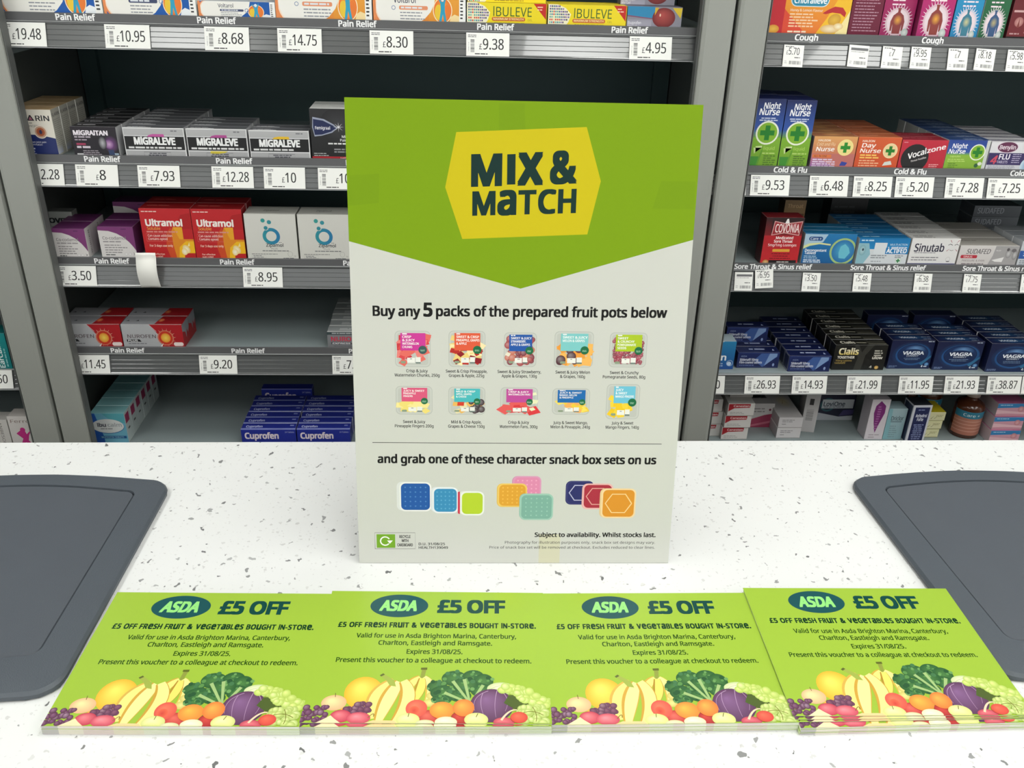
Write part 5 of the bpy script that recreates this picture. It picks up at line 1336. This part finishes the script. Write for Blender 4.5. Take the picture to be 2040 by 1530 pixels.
# fold-out easel behind the board
ev = [(100, 3, 300), (195, 3, 300), (215, 150, 0), (80, 150, 0), (100, 4.6, 300.3), (195, 4.6, 300.3), (215, 152, 0), (80, 152, 0)]
for i in (0, 1, 4, 5):
    x, y, z = ev[i]
    ev[i] = (x, y + 300 * math.sin(LEAN), 300 * math.cos(LEAN) + (z - 300))
obj('easel_strut', mesh('easel_strut', ev, [(0, 3, 2, 1), (4, 5, 6, 7), (0, 1, 5, 4), (1, 2, 6, 5), (2, 3, 7, 6), (3, 0, 4, 7)], mat('grey_board', '#a09c92', 0.8)), sg)

# ------------------------------------------------------------------ vouchers
VW, VH = 188.0, 148.0
VG, VG2 = '#97b63d', '#97b63d'
def banana(a, pts, w0, c, edge):
    n = len(pts)
    def taper(k): 
        t = k / (n - 1)
        return w0 * (0.35 + 0.65 * math.sin(math.pi * min(1, max(0, 0.12 + t * 0.8))))
    P_ = [Vector(p) for p in pts]
    L_, R_ = [], []
    for i in range(n):
        d = (P_[min(i + 1, n - 1)] - P_[max(i - 1, 0)]).normalized(); nn = Vector((-d.y, d.x))
        L_.append(tuple(P_[i] + nn * taper(i) / 2)); R_.append(tuple(P_[i] - nn * taper(i) / 2))
    a.P(L_ + R_[::-1], edge)
    a.P([(x * .88 + P_[i].x * .12, y * .88 + P_[i].y * .12) for i, (x, y) in enumerate(L_)] + [(x * .62 + P_[i].x * .38, y * .62 + P_[i].y * .38) for i, (x, y) in reversed(list(enumerate(R_)))], c)
def curve(p0, p1, p2, n=12):
    return [((1 - t) ** 2 * p0[0] + 2 * t * (1 - t) * p1[0] + t * t * p2[0], (1 - t) ** 2 * p0[1] + 2 * t * (1 - t) * p1[1] + t * t * p2[1]) for t in [i / n for i in range(n + 1)]]
def fruit(a, x, y, rx, ry, c, e, off=(-.25, .3), rot=0):
    a.E(x, y, rx, ry, c, e, abs_r=True, off=off, rot=rot)
def grapes(a, pts, r, c, e, seed):
    rn = random.Random(seed)
    for x, y in pts:
        k = rn.uniform(.82, 1.14); m = rn.uniform(-.12, .14)
        cc = mix(c, '#ffffff' if m > 0 else '#000000', abs(m))
        a.E(x, y, r * k * 1.05, r * k * .95, cc, e, abs_r=True, off=(-.25, .35), n=14, rot=rn.uniform(0, 3))
def voucher_art():
    a = Art(VW, VH, mm=True, clip=True)
    a.R(0, 0, VW, VH, VG, VG)
    a.E(61.5, 129.3, 25.2, 14.6, '#1d4f52', abs_r=True, n=48); a.T('ASDA', 44.5, 77, 123.2, 12.6, '#8fd67a', b=0.034, sh=.12, res=3)
    a.T('£5 OFF', 94.8, 154.2, 121.4, 15.2, '#12443e', b=0.036, res=4)
    a.T('£5 OFF FReSH FRuIT & VeGeTaBLeS BOuGHT IN-STORe.', 12.2, 180, 102.4, 5.6, '#123a20', b=0.034, uni=True, res=3)
    G = '#2a4c14'
    a.T('Valid for use in Asda Brighton Marina, Canterbury,', 29.3, 162.9, 89.9, 5.0, G, b=0.017, res=3); a.T('Charlton, Eastleigh and Ramsgate.', 48.6, 142.8, 81.6, 5.0, G, b=0.017, res=3)
    a.T('Expires 31/08/25.', 72.8, 118.6, 71.6, 5.0, G, b=0.017, res=3); a.T('Present this voucher to a colleague at checkout to redeem.', 16.8, 174.7, 61.9, 5.0, G, b=0.017, res=3)
    # fruit along the bottom
    fruit(a, 43.5, 29.8, 14.8, 16.2, '#ffe066', '#efab34', off=(-.2, .35)); a.E(40, 12, 12, 5, '#e8a848', abs_r=True)
    fruit(a, 22.4, 19.4, 9.6, 7.6, '#f3dfa0', '#dcab84'); a.L([(22.6, 25), (22.2, 29)], .5, '#6a5434')
    a.L([(88.8, 55.5), (87.8, 47), (86.5, 40)], 3.6, '#8a9440', 3.0)
    banana(a, curve((86, 46), (77, 40), (77, 30)), 8, '#efdc7c', '#c8a040'); banana(a, curve((89, 46), (98, 38), (93, 22)), 8, '#f2e08c', '#d0ac48'); banana(a, curve((87.5, 45), (88, 34), (83.5, 22)), 8.5, '#ecd468', '#a88430')
    a.P([(86, 54), (91, 54), (91, 56.4), (86, 56.2)], '#5c6428')
    for x, y, r in ((100, 22, 5), (95, 20, 4), (97, 27, 4), (104, 18, 4)): a.E(x, y, r * 1.2, r, '#e4d88c', '#c4b860', abs_r=True)
    rn = random.Random(4)
    for (x, y, rx, ry) in ((113, 45, 10, 8), (128, 46, 9, 8), (136, 42, 8, 8), (100, 36, 8, 6.5), (106, 30, 11, 7.5), (118, 27, 9, 6), (134, 33, 8, 7), (104, 23, 8, 4.5), (122, 38, 10, 8)):
        a.E(x, y, rx, ry, '#4c7a42', '#2f5a34', abs_r=True)
        for _ in range(13):
            t, q = rn.uniform(0, 6.28), rn.uniform(.3, 1)
            a.Ci(x + rx * q * math.cos(t), y + ry * q * math.sin(t), rn.uniform(1.0, 2.2), rn.choice(['#35623a', '#5a8a4c', '#44724a', '#2c5434', '#6c9a5a']), n=9)
    for p0, p1 in (((126, 20), (112, 42)), ((126, 20), (121, 44)), ((127, 20), (136, 38)), ((125, 20), (106, 30))): a.L([p0, p1], 1.6, '#9cb878', 2.8)
    fruit(a, 150, 34.5, 11, 6.4, '#e4e8c4', '#c0cc94'); a.L(curve((141, 33), (149, 41), (160, 34)), .4, '#a8b880')
    fruit(a, 142.8, 17.6, 16.6, 16.4, '#84608a', '#5a3a56', off=(-.3, .4))
    for p in (((136, 30), (132, 20), (138, 4)), ((147, 33), (144, 20), (146, 6)), ((140, 32), (126, 26), (130, 12)), ((150, 32), (158, 24), (153, 12))): a.L(curve(*p), .5, '#b090b0', .2)
    gp = []
    for i in range(46):
        u = rn.random(); gp.append((152 + 32 * u + rn.uniform(-3, 3), 38 - 18 * u + rn.uniform(-6, 4)))
    a.P([(152, 20), (166, 10), (176, 18), (168, 28), (156, 28)], '#4c5c2c')
    grapes(a, gp, 3.3, '#dce88c', '#aac05a', 5)
    grapes(a, [(rn.uniform(164, 187), rn.uniform(0, 17)) for _ in range(34)], 3.2, '#dce698', '#a4b860', 6)
    for p in (((166, 10), (174, 14), (182, 8)), ((174, 16), (178, 8), (176, 2))): a.L(curve(*p), .6, '#7a7c34')
    banana(a, curve((66, 42), (47, 30), (52, 4)), 11, '#f0dc80', '#d0a84c'); banana(a, curve((70, 41), (62, 26), (58, 2)), 13, '#f6e694', '#c89c40'); banana(a, curve((73, 42), (84, 26), (70, 1)), 12.5, '#f3e08c', '#c4983c')
    a.P([(54, 47.8), (56.6, 49.8), (66, 42.5), (68, 36), (63, 37), (60, 42)], '#9aa84a'); a.P([(54, 47.8), (56.6, 49.8), (58, 48.4), (55.2, 46.4)], '#5c6430')
    fruit(a, 95.5, 6, 8, 7, '#dc6a5c', '#b83c3c'); fruit(a, 119, 5, 7, 7, '#cc4c44', '#a43234')
    fruit(a, 85.6, 14.4, 8.2, 8.6, '#e8785c', '#d4584c'); a.E(84, 12, 4, 4.6, '#c8443c', '#de684c', abs_r=True); fruit(a, 105, 12.6, 9.4, 8.2, '#f8b04c', '#e8843c'); fruit(a, 121.4, 15, 8.2, 8.4, '#f8a850', '#e4783c')
    pg = [(rn.uniform(0, 18), rn.uniform(2, 15)) for _ in range(30)]
    grapes(a, pg, 2.7, '#8c6080', '#563448', 7)
    grapes(a, [(rn.uniform(31, 50), rn.uniform(9, 19)) for _ in range(26)], 2.6, '#8a5a70', '#5c3850', 8)
    fruit(a, 29.5, 6.4, 8, 6, '#e88088', '#b83c50'); fruit(a, 43, 4.6, 9, 5.6, '#ee8c94', '#c04a5c'); a.L(curve((50, 5), (55, 12), (54, 6)), .6, '#7a6a30')
    a.P([(12, 0), (18, 4), (22, 7), (25, 4), (30, 0)], '#f0d8ac'); a.P([(48, 0), (54, 2.6), (70, 2.4), (72, 0)], '#ecc890')
    fruit(a, 80, 3.4, 8.8, 6.2, '#f2eeb0', '#ccd080'); a.L([(80, 6), (80.4, 9.6)], .6, '#6a6430')
    fruit(a, 131.2, 3.6, 9, 6.6, '#f2eeb0', '#ccd080'); a.L([(131, 6), (132.4, 9.6)], .6, '#6a6430')
    fruit(a, 108.6, 1.2, 8.4, 5.2, '#f6f0d4', '#d8d4ac'); fruit(a, 93, 0, 7, 3.4, '#e8e4bc', '#c8c898')
    fruit(a, 152, 1.4, 8, 4.6, '#e07880', '#b84858'); fruit(a, 163.4, 5.8, 6.6, 5.4, '#e86c54', '#c84840'); a.L(curve((150, 3), (156, 14), (162, 13)), 1.8, '#e8ccac', 1.0)
    return a
vart = voucher_art().build('voucher_print', colmat('voucher_gloss', 0.22, spec=0.5))
EDGE = [(0, 12, '#8a7a86'), (12, 30, '#e0d0bc'), (30, 52, '#cfa8aa'), (52, 74, '#d8c4a4'), (74, 92, '#d0d0b4'), (92, 101, '#cfb8b4'), (101, 117, '#e4e0cc'), (117, 123, '#c8a4a4'), (123, 141, '#d6d6b8'), (141, 164, '#cfb0b4'), (164, 188, '#c8cfb0')]
def sheet_mesh(t):
    v, f, c = [], [], []
    def quad(p, col):
        b = len(v); v.extend(p); f.append(tuple(range(b, b + len(p)))); c.append(lin(col))
    wcol = '#e6e6e2'
    quad([(0, 0, t), (VW, 0, t), (VW, VH, t), (0, VH, t)], VG)
    quad([(0, 0, 0), (0, VH, 0), (VW, VH, 0), (VW, 0, 0)], wcol)
    for x0, x1, col in EDGE:
        quad([(x0, 0, 0), (x1, 0, 0), (x1, 0, t), (x0, 0, t)], mix('#dcdcda', col, .5))
    quad([(VW, 0, 0), (VW, VH, 0), (VW, VH, t), (VW, 0, t)], '#d2dcb4'); quad([(0, VH, 0), (0, 0, 0), (0, 0, t), (0, VH, t)], '#d2dcb4'); quad([(VW, VH, 0), (0, VH, 0), (0, VH, t), (VW, VH, t)], '#d2dcb4')
    return mesh('sheet', v, f, M_PAPER, c)
SH = 0.72
sm = sheet_mesh(SH)
thin = sheet_mesh(0.3)
WHICH = ['first', 'second', 'third', 'fourth']
def stack(i, x, y, ang, n):
    t = empty('voucher_stack', (x, y, 0), ang)
    tag(t, 'thick stack of green discount vouchers, %s from the plain grey mat' % WHICH[i], 'voucher stack', 'voucher stacks')
    rn = random.Random(i)
    for k in range(n):
        o = bpy.data.objects.new('sheet', sm)
        o.location = (rn.uniform(-.35, .35) * MM, rn.uniform(-.3, .3) * MM, (0.05 + k * SH) * MM)
        link(o, t)
        if k == n - 1:
            p = bpy.data.objects.new('voucher_print', vart); p.location = (0, 0, SH * MM); link(p, o)
    return 0.05 + n * SH
def loose(x, y, z, ang, lab, tilt=0.0, roll=0.0):
    o = bpy.data.objects.new('voucher', thin)
    o.location = (x * MM, y * MM, z * MM); o.rotation_euler = (tilt, roll, ang)
    link(o)
    p = bpy.data.objects.new('voucher_print', vart); p.location = (0, 0, 0.3 * MM); link(p, o)
    tag(o, lab, 'voucher', 'loose top vouchers')
stack(0, -309, 479.5, math.radians(-1.7), 12)
h2 = stack(1, -121.5, 474.5, math.radians(-1.3), 11)
stack(2, 66.4, 471.2, math.radians(-0.75), 12)
h4 = stack(3, 254.5, 464.5, math.radians(0.3), 10)
loose(-121.2, 477.6, h2 + 0.75, math.radians(-1.9), 'loose green voucher slid back on the second stack')
loose(252.5, 469.5, h4 + 0.75, math.radians(-0.4), 'loose green voucher under two others on the fourth stack')
loose(252.0, 471.0, h4 + 1.75, math.radians(-0.8), 'loose green voucher between two others on the fourth stack')
loose(251.0, 473.5, h4 + 2.75, math.radians(-1.3), 'topmost loose green voucher lying askew on the fourth stack')
